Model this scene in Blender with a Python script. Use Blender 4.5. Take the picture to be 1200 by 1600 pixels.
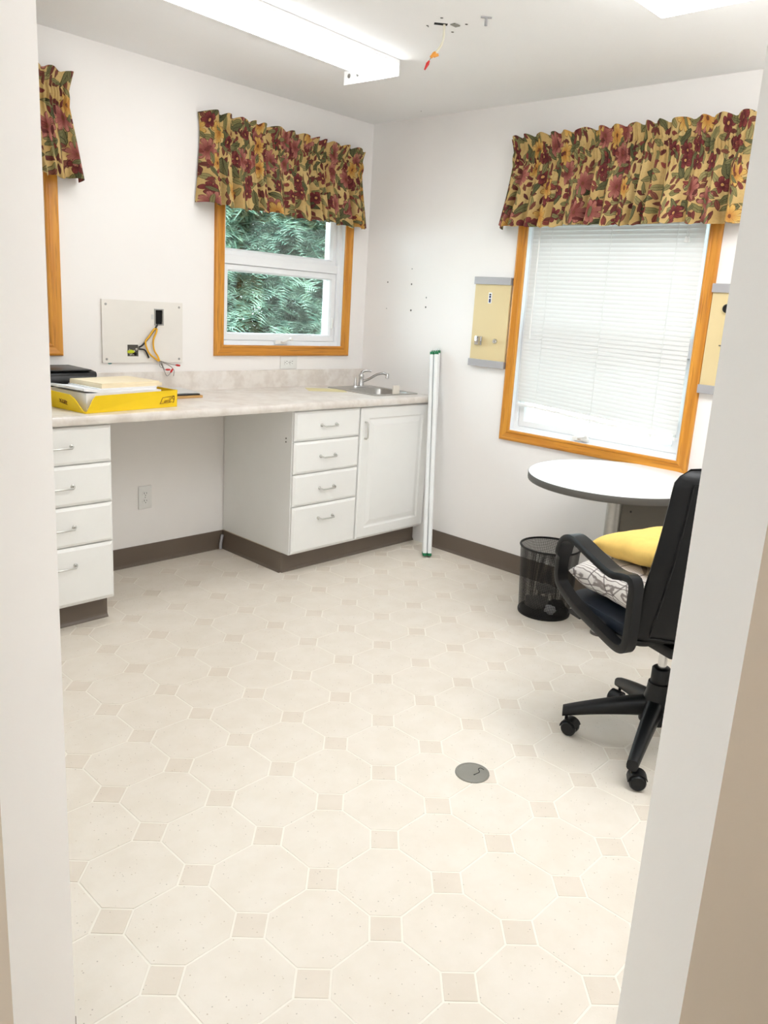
import bpy, bmesh, math, random
from mathutils import Vector, Matrix, noise
PI = math.pi
random.seed(7)
SC = bpy.context.scene
COL = SC.collection
for o in list(bpy.data.objects): bpy.data.objects.remove(o)

# ------------------------------------------------------------------ camera
CAM = (-3.52115, -3.63117, 1.40744)
YAW, PITCH, ROLL = 0.732859, 0.232065, 0.067182
FPX, PPX, PPY = 1229.0, 636.4, 769.0
cd = bpy.data.cameras.new('camera'); cam = bpy.data.objects.new('camera', cd); COL.objects.link(cam)
fw = Vector((math.cos(PITCH)*math.cos(YAW), math.cos(PITCH)*math.sin(YAW), -math.sin(PITCH)))
rt = Vector((math.sin(YAW), -math.cos(YAW), 0)); up = rt.cross(fw)
c_, s_ = math.cos(ROLL), math.sin(ROLL)
r2 = c_*rt + s_*up; u2 = -s_*rt + c_*up
M4 = Matrix((r2, u2, -fw)).transposed().to_4x4(); M4.translation = Vector(CAM)
cam.matrix_world = M4
cd.sensor_fit = 'HORIZONTAL'; cd.sensor_width = 36; cd.lens = 36*FPX/1200
cd.shift_x = (600-PPX)/1200; cd.shift_y = (PPY-800)/1200
cd.clip_start = .02; cd.clip_end = 200
SC.camera = cam

# ------------------------------------------------------------------ world, exposure
w = bpy.data.worlds.new('overcast_sky'); SC.world = w; w.use_nodes = True
wb = w.node_tree.nodes['Background']
wb.inputs[0].default_value = (0.80, 0.90, 1.0, 1); wb.inputs[1].default_value = 4.2
SC.view_settings.view_transform = 'Standard'; SC.view_settings.look = 'None'
SC.view_settings.gamma = 1; SC.view_settings.use_curve_mapping = False
SC.view_settings.exposure = 1.46
STRIP_POWER, PANEL_POWER = 4.1, 4.0

# ------------------------------------------------------------------ materials
def lin(c):
    return tuple(((v/255)/12.92 if v/255 <= .04045 else ((v/255+.055)/1.055)**2.4) for v in c) + (1,)
class NT:
    def __init__(s, name):
        s.m = bpy.data.materials.new(name); s.m.use_nodes = True; s.t = s.m.node_tree
        s.b = s.t.nodes['Principled BSDF']; s.out = s.t.nodes['Material Output']
    def n(s, ty, **kw):
        nd = s.t.nodes.new(ty)
        for k, v in kw.items(): setattr(nd, k, v)
        return nd
    def l(s, a, b): s.t.links.new(a, b)
    def put(s, sock, v):
        if isinstance(v, bpy.types.NodeSocket): s.l(v, sock)
        else: sock.default_value = v
    def math(s, op, a, b=0.0, c=0.0, clamp=False):
        nd = s.n('ShaderNodeMath', operation=op, use_clamp=clamp)
        s.put(nd.inputs[0], a); s.put(nd.inputs[1], b); s.put(nd.inputs[2], c)
        return nd.outputs[0]
    def step(s, v, lo, hi):
        nd = s.n('ShaderNodeMapRange', interpolation_type='SMOOTHSTEP')
        s.put(nd.inputs[0], v); nd.inputs[1].default_value = lo; nd.inputs[2].default_value = hi
        return nd.outputs[0]
    def mix(s, f, a, b):
        nd = s.n('ShaderNodeMix', data_type='RGBA')
        s.put(nd.inputs[0], f); s.put(nd.inputs[6], a); s.put(nd.inputs[7], b)
        return nd.outputs[2]
    def coords(s, kind='Object', scale=(1, 1, 1), loc=(0, 0, 0)):
        tc = s.n('ShaderNodeTexCoord'); mp = s.n('ShaderNodeMapping')
        s.l(tc.outputs[kind], mp.inputs[0]); mp.inputs[3].default_value = scale; mp.inputs[1].default_value = loc
        return mp.outputs[0]
    def noise(s, vec, scale, detail=3, rough=.5):
        nd = s.n('ShaderNodeTexNoise'); s.l(vec, nd.inputs['Vector'])
        nd.inputs['Scale'].default_value = scale; nd.inputs['Detail'].default_value = detail; nd.inputs['Roughness'].default_value = rough
        return nd.outputs[0]
    def bump(s, h, strength=.2, dist=.001):
        nd = s.n('ShaderNodeBump'); nd.inputs['Strength'].default_value = strength; nd.inputs['Distance'].default_value = dist
        s.l(h, nd.inputs['Height']); s.l(nd.outputs[0], s.b.inputs['Normal'])
    def base(s, c, rough=.5, metal=0, spec=.5):
        s.put(s.b.inputs['Base Color'], c); s.b.inputs['Roughness'].default_value = rough
        s.b.inputs['Metallic'].default_value = metal; s.b.inputs['Specular IOR Level'].default_value = spec
        return s.m
MATS = {}
def plain(name, rgb, rough=.5, metal=0, spec=.5, var=.04, vscale=12, bump=0, bscale=200):
    t = NT(name); v = t.coords()
    c = lin(rgb); k = 1-var
    t.base(t.mix(t.step(t.noise(v, vscale), .3, .7), c, (c[0]*k, c[1]*k, c[2]*k, 1)), rough, metal, spec)
    if bump: t.bump(t.noise(v, bscale), bump)
    MATS[name] = t.m; return t.m
plain('wall_paint', (247, 243, 239), .7, spec=.3, var=.012, vscale=3, bump=.12, bscale=260)
plain('ceiling_paint', (250, 249, 248), .85, spec=.2, var=.012, vscale=5, bump=.35, bscale=140)
plain('hall_warm_shade', (222, 206, 186), .7, spec=.3, var=.012, vscale=3, bump=.1, bscale=260)  # wall colour taken down to tan, carries the warm shade of the hall
plain('outside_wall', (220, 218, 210), .8, var=.05)
plain('vinyl_base', (110, 97, 85), .38, var=.06, vscale=6)
plain('cabinet_white', (247, 246, 242), .38, var=.01)
plain('cabinet_edge', (214, 196, 168), .5, var=.05)
plain('white_vinyl', (244, 245, 246), .35, var=.01)
plain('white_metal', (244, 243, 241), .4, var=.01)
plain('white_plastic', (238, 237, 233), .35, var=.01)
plain('cream_board', (236, 231, 223), .6, var=.02)
plain('black_plastic', (22, 22, 24), .38, var=.1)
plain('chair_plastic', (11, 12, 14), .4, spec=.35, var=.08)
plain('chair_leather', (10, 11, 13), .42, spec=.3, var=.1, vscale=30, bump=.25, bscale=420)
plain('seat_fabric', (22, 32, 46), .5, var=.1, vscale=40)
plain('dark_hole', (14, 13, 12), .9)
plain('grey_metal', (170, 168, 164), .35, metal=.85, var=.05)
plain('chrome', (205, 205, 205), .18, metal=1, var=.03)
plain('brushed_steel', (186, 184, 180), .32, metal=.9, var=.06, vscale=60)
plain('pull_metal', (206, 205, 200), .28, metal=.7, var=.03)
plain('grey_plastic', (140, 137, 128), .5, var=.05)
plain('rail_grey', (178, 176, 178), .4, metal=.25, var=.03)
plain('beige_panel', (222, 201, 152), .45, var=.03, vscale=4)
plain('dark_edge', (86, 82, 76), .5, var=.08)
plain('panel_grey', (104, 98, 88), .55, var=.08, vscale=8)
plain('table_white', (243, 243, 243), .3, var=.01)
plain('disc_grey', (216, 215, 212), .4, var=.03)
plain('yellow_card', (252, 212, 12), .5, var=.03)
plain('brown_ink', (120, 62, 18), .7)
plain('paper_white', (246, 246, 248), .7, var=.02)
plain('manila', (249, 233, 200), .65, var=.03)
plain('kraft', (205, 160, 100), .7, var=.06)
plain('cream_paper', (240, 230, 180), .7, var=.03)
plain('yellow_cable', (240, 178, 20), .45, var=.05)
plain('grey_cable', (128, 122, 116), .5, var=.06)
plain('cream_cable', (233, 226, 205), .5, var=.03)
plain('wire_black', (22, 20, 19), .5)
plain('red_nut', (205, 22, 22), .4)
plain('orange_nut', (238, 160, 62), .45)
plain('lime_nut', (205, 215, 30), .45)
plain('green_cap', (20, 120, 74), .45)
plain('teal_paint', (92, 150, 150), .6)
plain('tube_glass', (244, 245, 244), .2, var=.01)
plain('yellow_cushion', (240, 200, 112), .85, spec=.2, var=.06, vscale=50, bump=.3, bscale=500)
plain('basket_wire', (20, 19, 19), .45, metal=.4)
plain('waste_grey', (128, 124, 118), .7, var=.15, vscale=40)
plain('waste_dark', (34, 30, 28), .6, var=.2, vscale=40)
plain('blue_ink', (28, 38, 92), .6)
plain('blind_cord', (222, 222, 218), .7)
plain('soap_white', (232, 224, 212), .5)
plain('bark', (84, 66, 52), .9, var=.3, vscale=20, bump=.5, bscale=60)
plain('lawn', (140, 152, 122), .95, spec=.1, var=.3, vscale=3)
plain('plaster_grey', (196, 190, 182), .9, var=.25, vscale=90)

def wood(name, axis):
    t = NT(name); sc = [34, 34, 34]; sc[axis] = 1.6
    v = t.coords(scale=sc); v2 = t.coords(scale=[s*4 for s in sc])
    g = t.noise(v, 1.0, 4, .6); g2 = t.noise(v2, 1.0, 2, .5)
    c = t.mix(t.step(g, .36, .66), lin((196, 124, 30)), lin((220, 152, 54)))
    c = t.mix(t.math('MULTIPLY', t.step(g2, .54, .70), .65), c, lin((156, 90, 20)))
    t.base(c, .38); t.bump(g2, .12); MATS[name] = t.m
wood('oak_x', 0); wood('oak_z', 2)

def m_floor(name, a, b):
    t = NT(name); tc = t.n('ShaderNodeNewGeometry'); v = tc.outputs['Position']
    f = t.noise(v, 9, 4, .6)
    c = t.mix(t.step(f, .3, .7), lin(a), lin(b))
    vo = t.n('ShaderNodeTexVoronoi'); t.l(v, vo.inputs['Vector']); vo.inputs['Scale'].default_value = 115
    sep = t.n('ShaderNodeSeparateColor'); t.l(vo.outputs['Color'], sep.inputs[0])
    keep = t.math('GREATER_THAN', sep.outputs[0], .72)
    rad = t.math('MULTIPLY', sep.outputs[1], .16)
    spot = t.math('MULTIPLY', t.math('LESS_THAN', vo.outputs['Distance'], t.math('ADD', rad, .05)), keep)
    c = t.mix(t.math('MULTIPLY', spot, .55), c, t.mix(sep.outputs[2], lin((176, 152, 120)), lin((150, 138, 124))))
    t.base(c, .36, spec=.4)
    t.bump(t.noise(v, 190, 3, .6), .28, .0012); MATS[name] = t.m
m_floor('tile_cream', (238, 229, 216), (233, 223, 208))
m_floor('tile_accent', (232, 221, 206), (227, 215, 199))
plain('tile_line', (248, 241, 228), .5, var=.02)

def m_counter():
    t = NT('laminate'); v = t.coords()
    f = t.noise(v, 11, 6, .62); f2 = t.noise(v, 3.2, 5, .6)
    c = t.mix(t.step(f, .38, .66), lin((236, 229, 221)), lin((219, 209, 199)))
    c = t.mix(t.math('MULTIPLY', t.step(f2, .52, .58), .35), c, lin((244, 240, 236)))
    t.base(c, .28); MATS['laminate'] = t.m
m_counter()

def m_glass():
    t = NT('window_glass'); tr = t.n('ShaderNodeBsdfTransparent'); gl = t.n('ShaderNodeBsdfGlossy'); mx = t.n('ShaderNodeMixShader')
    tr.inputs[0].default_value = (.90, .955, .945, 1); gl.inputs['Roughness'].default_value = .02
    fr = t.n('ShaderNodeFresnel'); fr.inputs[0].default_value = 1.45
    t.l(fr.outputs[0], mx.inputs[0]); t.l(tr.outputs[0], mx.inputs[1]); t.l(gl.outputs[0], mx.inputs[2])
    t.l(mx.outputs[0], t.out.inputs[0]); MATS['window_glass'] = t.m
m_glass()
def m_slat():
    t = NT('blind_slat'); tr = t.n('ShaderNodeBsdfTranslucent'); mx = t.n('ShaderNodeMixShader')
    t.base(lin((228, 228, 225)), .5); tr.inputs[0].default_value = (.92, .93, .92, 1); mx.inputs[0].default_value = .02
    t.l(t.b.outputs[0], mx.inputs[1]); t.l(tr.outputs[0], mx.inputs[2]); t.l(mx.outputs[0], t.out.inputs[0]); MATS['blind_slat'] = t.m
m_slat()
def m_emit(name, col, k):
    t = NT(name); t.base(lin((250, 250, 250)), .4)
    t.b.inputs['Emission Color'].default_value = col; t.b.inputs['Emission Strength'].default_value = k; MATS[name] = t.m
m_emit('lamp_lens', (.95, .975, 1, 1), STRIP_POWER)
m_emit('panel_lens', (.95, .975, 1, 1), PANEL_POWER)
def m_spruce():
    t = NT('spruce_needles'); v = t.coords()
    c = t.mix(t.step(t.noise(v, 7, 4, .6), .35, .65), lin((74, 104, 88)), lin((150, 172, 150)))
    t.base(c, .7, spec=.2); MATS['spruce_needles'] = t.m
m_spruce()
def m_pillow():
    t = NT('line_print'); v = t.coords()
    c = lin((240, 233, 226))
    wv = t.n('ShaderNodeTexWave', bands_direction='Y'); t.l(v, wv.inputs[0]); wv.inputs['Scale'].default_value = 48
    wv.inputs['Distortion'].default_value = 6; wv.inputs['Detail'].default_value = 2; wv.inputs['Detail Scale'].default_value = .35
    c = t.mix(t.math('MULTIPLY', t.step(wv.outputs[1], .72, .95), .8), c, lin((120, 104, 98)))
    vo = t.n('ShaderNodeTexVoronoi', feature='DISTANCE_TO_EDGE'); t.l(v, vo.inputs['Vector']); vo.inputs['Scale'].default_value = 11
    c = t.mix(t.math('MULTIPLY', t.math('LESS_THAN', vo.outputs['Distance'], .03), .7), c, lin((96, 82, 78)))
    t.base(c, .85, spec=.2); MATS['line_print'] = t.m
m_pillow()

def m_floral():
    t = NT('floral_cloth'); tc = t.n('ShaderNodeTexCoord'); uv = tc.outputs['UV']
    nz = t.n('ShaderNodeTexNoise'); t.l(uv, nz.inputs['Vector']); nz.inputs['Scale'].default_value = 22; nz.inputs['Detail'].default_value = 2
    wob = t.n('ShaderNodeVectorMath', operation='MULTIPLY_ADD')
    sub = t.n('ShaderNodeVectorMath', operation='SUBTRACT'); t.l(nz.outputs[1], sub.inputs[0]); sub.inputs[1].default_value = (.5, .5, .5)
    t.l(sub.outputs[0], wob.inputs[0]); wob.inputs[1].default_value = (.016, .016, 0); t.l(uv, wob.inputs[2])
    uvw = wob.outputs[0]
    fine = t.noise(uv, 130, 2)
    col = t.mix(t.step(t.noise(uv, 8, 3), .3, .7), lin((200, 172, 116)), lin((180, 148, 92)))
    def cell(scale, off):
        mp = t.n('ShaderNodeMapping'); t.l(uvw, mp.inputs[0]); mp.inputs[3].default_value = (scale, scale, 1); mp.inputs[1].default_value = off
        vo = t.n('ShaderNodeTexVoronoi', voronoi_dimensions='2D'); t.l(mp.outputs[0], vo.inputs['Vector'])
        vo.inputs['Scale'].default_value = 1; vo.inputs['Randomness'].default_value = .8
        d = t.n('ShaderNodeVectorMath', operation='SUBTRACT'); t.l(mp.outputs[0], d.inputs[0]); t.l(vo.outputs['Position'], d.inputs[1])
        sc = t.n('ShaderNodeSeparateColor'); t.l(vo.outputs['Color'], sc.inputs[0])
        vr = t.n('ShaderNodeVectorRotate', rotation_type='Z_AXIS'); t.l(d.outputs[0], vr.inputs[0])
        t.l(t.math('MULTIPLY', sc.outputs[1], 2*PI), vr.inputs['Angle'])
        xy = t.n('ShaderNodeSeparateXYZ'); t.l(vr.outputs[0], xy.inputs[0])
        return xy.outputs[0], xy.outputs[1], sc.outputs[0], sc.outputs[2]
    def leaf(col, scale, off, a, b, c1, c2, dark, keep):
        x, y, r, g = cell(scale, off)
        q = t.math('DIVIDE', x, a); q = t.math('MULTIPLY', q, q)
        val = t.math('SUBTRACT', t.math('MULTIPLY', t.math('SUBTRACT', 1, q), b), t.math('ABSOLUTE', y))
        on = t.math('MULTIPLY', t.math('GREATER_THAN', val, 0), t.math('LESS_THAN', r, keep))
        edge = t.math('LESS_THAN', val, .028); vein = t.math('LESS_THAN', t.math('ABSOLUTE', y), .014)
        ribs = t.math('GREATER_THAN', t.math('SINE', t.math('MULTIPLY', t.math('ADD', x, t.math('ABSOLUTE', y)), 60)), .55)
        fc = t.mix(g, lin(c1), lin(c2))
        fc = t.mix(t.math('MULTIPLY', ribs, .28), fc, lin(dark))
        fc = t.mix(t.math('MULTIPLY', t.math('MAXIMUM', edge, vein), .8), fc, lin(dark))
        return t.mix(on, col, fc)
    def flower(col, scale, off, R, n, c1, c2, dark, centre, keep):
        x, y, r, g = cell(scale, off)
        ang = t.math('ARCTAN2', y, x)
        rad = t.math('SQRT', t.math('ADD', t.math('MULTIPLY', x, x), t.math('MULTIPLY', y, y)))
        pet = t.math('ABSOLUTE', t.math('COSINE', t.math('MULTIPLY', ang, n/2)))
        lim = t.math('MULTIPLY', t.math('ADD', t.math('MULTIPLY', t.math('POWER', pet, .5), .55), .45), R)
        val = t.math('SUBTRACT', lim, rad)
        on = t.math('MULTIPLY', t.math('GREATER_THAN', val, 0), t.math('LESS_THAN', r, keep))
        fc = t.mix(t.step(t.math('DIVIDE', rad, R), .1, .9), lin(c2), lin(c1))
        stre = t.math('GREATER_THAN', t.math('COSINE', t.math('MULTIPLY', ang, n*4)), .6)
        fc = t.mix(t.math('MULTIPLY', stre, .4), fc, lin(dark))
        ed = t.math('MAXIMUM', t.math('LESS_THAN', val, .03), t.math('LESS_THAN', pet, .13))
        fc = t.mix(t.math('MULTIPLY', ed, .8), fc, lin(dark))
        fc = t.mix(t.math('LESS_THAN', rad, R*.17), fc, lin(centre))
        return t.mix(on, col, fc)
    col = leaf(col, 14, (.3, .7, 0), .58, .19, (122, 116, 72), (150, 138, 92), (66, 58, 38), .9)
    col = leaf(col, 20, (3.3, 1.1, 0), .5, .19, (98, 48, 44), (126, 76, 60), (58, 28, 26), .7)
    col = leaf(col, 11, (7.7, 4.2, 0), .55, .21, (78, 80, 54), (110, 106, 70), (44, 42, 30), .6)
    col = flower(col, 12, (5.1, 9.2, 0), .44, 5, (126, 58, 56), (82, 34, 36), (58, 24, 26), (186, 140, 84), .36)
    col = flower(col, 7.6, (2.4, 6.6, 0), .44, 9, (174, 112, 98), (130, 66, 62), (88, 42, 40), (110, 62, 44), .42)
    col = flower(col, 8.0, (11.3, 2.9, 0), .42, 8, (206, 168, 92), (184, 126, 60), (124, 80, 40), (112, 66, 38), .32)
    col = leaf(col, 23, (1.7, 8.8, 0), .5, .21, (144, 72, 62), (92, 48, 46), (56, 26, 26), .3)
    col = leaf(col, 17, (9.1, 5.3, 0), .55, .17, (136, 128, 84), (100, 98, 66), (54, 50, 34), .3)
    col = t.mix(t.math('MULTIPLY', t.step(fine, .45, .75), .14), col, lin((90, 70, 46)))
    t.base(col, .8, spec=.2); t.bump(t.noise(uv, 600, 2), .15, .0006); MATS['floral_cloth'] = t.m
m_floral()

# ------------------------------------------------------------------ mesh building
class MB:
    def __init__(s): s.bm = bmesh.new(); s.uv = None
    def box(s, x0, x1, y0, y1, z0, z1, bevel=0, seg=2):
        r = bmesh.ops.create_cube(s.bm, size=1)
        for v in r['verts']:
            v.co = Vector((x0 if v.co.x < 0 else x1, y0 if v.co.y < 0 else y1, z0 if v.co.z < 0 else z1))
        if bevel:
            es = set(e for v in r['verts'] for e in v.link_edges)
            bmesh.ops.bevel(s.bm, geom=list(es), offset=bevel, segments=seg, profile=.5, affect='EDGES')
        return s
    def poly(s, pts): 
        s.bm.faces.new([s.bm.verts.new(p) for p in pts]); return s
    def loft(s, rings, close=True, cap=True):
        R = [[s.bm.verts.new(p) for p in r] for r in rings]; n = len(R[0])
        for a, b in zip(R[:-1], R[1:]):
            for i in range(n if close else n-1):
                j = (i+1) % n; s.bm.faces.new((a[i], a[j], b[j], b[i]))
        if cap and close:
            s.bm.faces.new(R[0][::-1]); s.bm.faces.new(R[-1])
        return s
    def loopring(s, rings):
        R = [[s.bm.verts.new(p) for p in r] for r in rings]; n = len(R[0])
        for k in range(len(R)):
            a, b = R[k], R[(k+1) % len(R)]
            for i in range(n):
                j = (i+1) % n; s.bm.faces.new((a[i], a[j], b[j], b[i]))
        return s
    def tube(s, path, r, n=8, cap=True, closed=False):
        P = [Vector(p) for p in path]; rings = []
        prev = None
        for i, p in enumerate(P):
            if closed: d = P[(i+1) % len(P)]-P[i-1]
            else: d = P[min(i+1, len(P)-1)]-P[max(i-1, 0)]
            d.normalize()
            if prev is None: a = d.orthogonal().normalized()
            else: a = (prev-d*prev.dot(d)).normalized()
            prev = a; b = d.cross(a)
            rr = r[i] if isinstance(r, (list, tuple)) else r
            rings.append([p+rr*(math.cos(2*PI*k/n)*a+math.sin(2*PI*k/n)*b) for k in range(n)])
        return s.loopring(rings) if closed else s.loft(rings, cap=cap)
    def lathe(s, prof, c=(0, 0, 0), n=32, axis='z', cap=True):
        rings = []
        for r, h in prof:
            ring = []
            for k in range(n):
                a = 2*PI*k/n; x, y = r*math.cos(a), r*math.sin(a)
                p = {'z': (x, y, h), 'y': (x, h, y), 'x': (h, x, y)}[axis]
                ring.append(Vector(p)+Vector(c))
            rings.append(ring)
        return s.loft(rings, cap=cap)
    def prism(s, pts, f, cap=True):   # pts 2D, f(p,k) -> 3D for the two ends k=0,1
        return s.loft([[f(p, 0) for p in pts], [f(p, 1) for p in pts]], cap=cap)
    def grid(s, nu, nv, f, uvf=None):
        V = [[s.bm.verts.new(f(i/nu, j/nv)) for i in range(nu+1)] for j in range(nv+1)]
        if uvf: s.uv = s.bm.loops.layers.uv.verify()
        for j in range(nv):
            for i in range(nu):
                fc = s.bm.faces.new((V[j][i], V[j][i+1], V[j+1][i+1], V[j+1][i]))
                if uvf:
                    for lp, (a, b) in zip(fc.loops, ((i, j), (i+1, j), (i+1, j+1), (i, j+1))): lp[s.uv].uv = uvf(a/nu, b/nv)
        return s
    def xf(s, m, start=0):
        s.bm.verts.ensure_lookup_table()
        for v in s.bm.verts[start:]: v.co = m @ v.co
        return s
    def build(s, name, mat, parent=None, smooth=None, fixn=True):
        if fixn: bmesh.ops.recalc_face_normals(s.bm, faces=s.bm.faces)
        me = bpy.data.meshes.new(name); s.bm.to_mesh(me); s.bm.free()
        me.materials.append(MATS[mat])
        if smooth is not None:
            for p in me.polygons: p.use_smooth = True
            if smooth < 180: me.set_sharp_from_angle(angle=math.radians(smooth))
        o = bpy.data.objects.new(name, me); COL.objects.link(o)
        if parent: o.parent = parent
        return o
def tag(o, label, cat, group=None, kind=None):
    o['label'] = label; o['category'] = cat
    if group: o['group'] = group
    if kind: o['kind'] = kind
    return o
def thing(name, label, cat, loc=(0, 0, 0), rotz=0, group=None, kind=None):
    o = bpy.data.objects.new(name, None); COL.objects.link(o); o.empty_display_size = .05
    o.location = loc; o.rotation_euler = (0, 0, rotz)
    return tag(o, label, cat, group, kind)
def instance(o, name=None, parent=None):
    c = bpy.data.objects.new(name or o.name.split('.')[0], o.data); COL.objects.link(c)
    if parent: c.parent = parent
    return c
def bez(P, n=16):
    P = [Vector(p) for p in P]; out = []
    Q = [2*P[0]-P[1]]+P+[2*P[-1]-P[-2]]
    for i in range(1, len(Q)-2):
        for k in range(n):
            t = k/n; a, b, c, d = Q[i-1:i+3]
            out.append(.5*((2*b)+(c-a)*t+(2*a-5*b+4*c-d)*t*t+(3*b-a-3*c+d)*t**3))
    out.append(P[-1]); return out

# ------------------------------------------------------------------ room
H = 2.44
XW, YS = -3.35, -3.50            # side wall and back wall
DC = -5.461                      # room face of the angled entry wall: x + y = DC
JL = Vector((-3.014, -2.447, 0)); JR = Vector((-2.305, -3.156, 0))
NV = Vector((1, 1, 0)).normalized(); TV = Vector((1, -1, 0)).normalized()
TH = .225; WT = .16
ROOM = [(0, 0), (XW, 0), (XW, DC-XW), (DC-YS, YS), (0, YS)]

def clip(poly, a, b):
    out = []
    inside = lambda p: (b[0]-a[0])*(p[1]-a[1])-(b[1]-a[1])*(p[0]-a[0]) >= 0
    for i in range(len(poly)):
        p, q = poly[i-1], poly[i]; ip, iq = inside(p), inside(q)
        if ip != iq:
            d1 = (b[0]-a[0])*(p[1]-a[1])-(b[1]-a[1])*(p[0]-a[0]); d2 = (b[0]-a[0])*(q[1]-a[1])-(b[1]-a[1])*(q[0]-a[0])
            t = d1/(d1-d2); out.append((p[0]+t*(q[0]-p[0]), p[1]+t*(q[1]-p[1])))
        if iq: out.append(q)
    return out
def slab(name, pts, z0, z1, mat, parent=None):
    return MB().prism(pts, lambda p, k: Vector((p[0], p[1], z1 if k else z0))).build(name, mat, parent)

fl = slab('floor', ROOM, -.05, -.0012, 'tile_line')
tag(fl, 'cream sheet floor patterned with octagons and small beige squares', 'floor', kind='structure')
P_, X0_, Y0_, HD = .22127, -2.58215, -2.38990, .0535
GI = .0026
def tile_mesh(name, pts, mat):
    mb = MB(); inner = [(p[0]*(1-.012), p[1]*(1-.012)) for p in pts]
    mb.loft([[Vector((p[0], p[1], -.0012)) for p in pts], [Vector((p[0], p[1], -.0004)) for p in pts], [Vector((p[0], p[1], 0)) for p in inner]])
    return mb.build(name, mat, fl)
e = P_/2
octo = []
h2 = HD
for sx, sy in ((1, 1), (-1, 1), (-1, -1), (1, -1)):
    a = (sx*(e-GI), sy*(e-h2-GI*.4)); b = (sx*(e-h2-GI*.4), sy*(e-GI))
    octo += [a, b] if sx*sy > 0 else [b, a]
dia = [(HD-GI*1.4, 0), (0, HD-GI*1.4), (-HD+GI*1.4, 0), (0, -HD+GI*1.4)]
proto = {}
ring = ROOM      # counter clockwise order check: (0,0)->(-,0)->...->(0,YS) is ccw
def put_tile(kind, cx, cy, shape, mat):
    if cy > -.40 and cx > -.95 or cy > -.45 and cx < -2.08: return      # nothing to see below the cabinets
    pts = [(cx+p[0], cy+p[1]) for p in shape]; cl = pts
    for i in range(len(ring)): 
        if cl: cl = clip(cl, ring[i-1], ring[i])
    if len(cl) < 3: return
    area = abs(sum(cl[i-1][0]*cl[i][1]-cl[i][0]*cl[i-1][1] for i in range(len(cl))))/2
    if area < 2e-4: return
    full = abs(sum(pts[i-1][0]*pts[i][1]-pts[i][0]*pts[i-1][1] for i in range(len(pts))))/2
    if area > full*.999:
        if kind not in proto: proto[kind] = tile_mesh(kind, shape, mat); o = proto[kind]
        else: o = instance(proto[kind], kind, fl)
        o.location = (cx, cy, 0)
    else:
        gx = sum(p[0] for p in cl)/len(cl); gy = sum(p[1] for p in cl)/len(cl)
        o = tile_mesh(kind, [(p[0]-gx, p[1]-gy) for p in cl], mat); o.location = (gx, gy, 0)
for i in range(-5, 14):
    for j in range(-7, 13):
        put_tile('accent_tile', X0_+i*P_, Y0_+j*P_, dia, 'tile_accent')
        put_tile('octagon_tile', X0_+(i+.5)*P_, Y0_+(j+.5)*P_, octo, 'tile_cream')

ce = slab('ceiling', [(WT, WT), (XW-WT, WT), (XW-WT, DC-XW-.3), (DC-YS-.3, YS-WT), (WT, YS-WT)], H, H+.12, 'ceiling_paint')
tag(ce, 'white textured ceiling with a few leftover screw holes', 'ceiling', kind='structure')

# window openings (inner faces of casing)
CW = .058
W2C, W1C, WHW = -.6175, -2.391, .4835
WZ0, WZ1 = 1.082, 2.15
W3C, W3HW, W3Z0 = -1.657, .535, .731
def wall_box(name, boxes, mat, label, face_mat=None):
    mb = MB()
    for b in boxes: mb.box(*b)
    return tag(mb.build(name, mat), label, 'wall', kind='structure')
oi = CW-.006
a1, b1, a2, b2 = W1C-WHW+oi, W1C+WHW-oi, W2C-WHW+oi, W2C+WHW-oi
z0, z1 = WZ0+oi, WZ1-oi
wall_box('wall_left', [(XW-WT, a1, 0, WT, 0, H), (a1, b1, 0, WT, 0, z0), (a1, b1, 0, WT, z1, H), (b1, a2, 0, WT, 0, H),
    (a2, b2, 0, WT, 0, z0), (a2, b2, 0, WT, z1, H), (b2, 0, 0, WT, 0, H)], 'wall_paint', 'off white painted wall behind the counter with two windows')
a3, b3, z03 = W3C-W3HW+oi, W3C+W3HW-oi, W3Z0+oi
wr = wall_box('wall_right', [(0, WT, b3, WT, 0, H), (0, WT, a3, b3, 0, z03), (0, WT, a3, b3, z1, H), (0, WT, YS-WT, a3, 0, H)],
    'wall_paint', 'off white painted wall with the window that has a blind')
wall_box('wall_side', [(XW-WT, XW, DC-XW-.3, 0, 0, H)], 'wall_paint', 'off white side wall beside the entry opening')
wall_box('wall_back', [(DC-YS-.3, WT, YS-WT, YS, 0, H)], 'wall_paint', 'off white rear wall beside the entry opening')
def diag(name, A, B, z0, z1, label):
    mb = MB(); q = [A, B, B-NV*TH, A-NV*TH]
    mb.prism([(p.x, p.y) for p in q], lambda p, k: Vector((p[0], p[1], z1 if k else z0)))
    o = tag(mb.build(name, 'wall_paint'), label, 'wall', kind='structure'); o.data.materials.append(MATS['hall_warm_shade'])
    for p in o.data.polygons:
        if p.normal.dot(NV) < -.9: p.material_index = 1      # hall side: tan colour with its warm shade put in
    return o
EL = Vector((XW-.10, DC-XW+.10, 0)); ER = Vector((DC-YS+.10, YS-.10, 0))
diag('wall_entry', EL, JL, 0, H, 'thick off white wall end on the side of the counter')
diag('wall_entry', JR, ER, 0, H, 'thick off white wall end on the side of the office chair')
diag('wall_entry', JL, JR, 2.10, H, 'off white wall over the entry opening')

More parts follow.
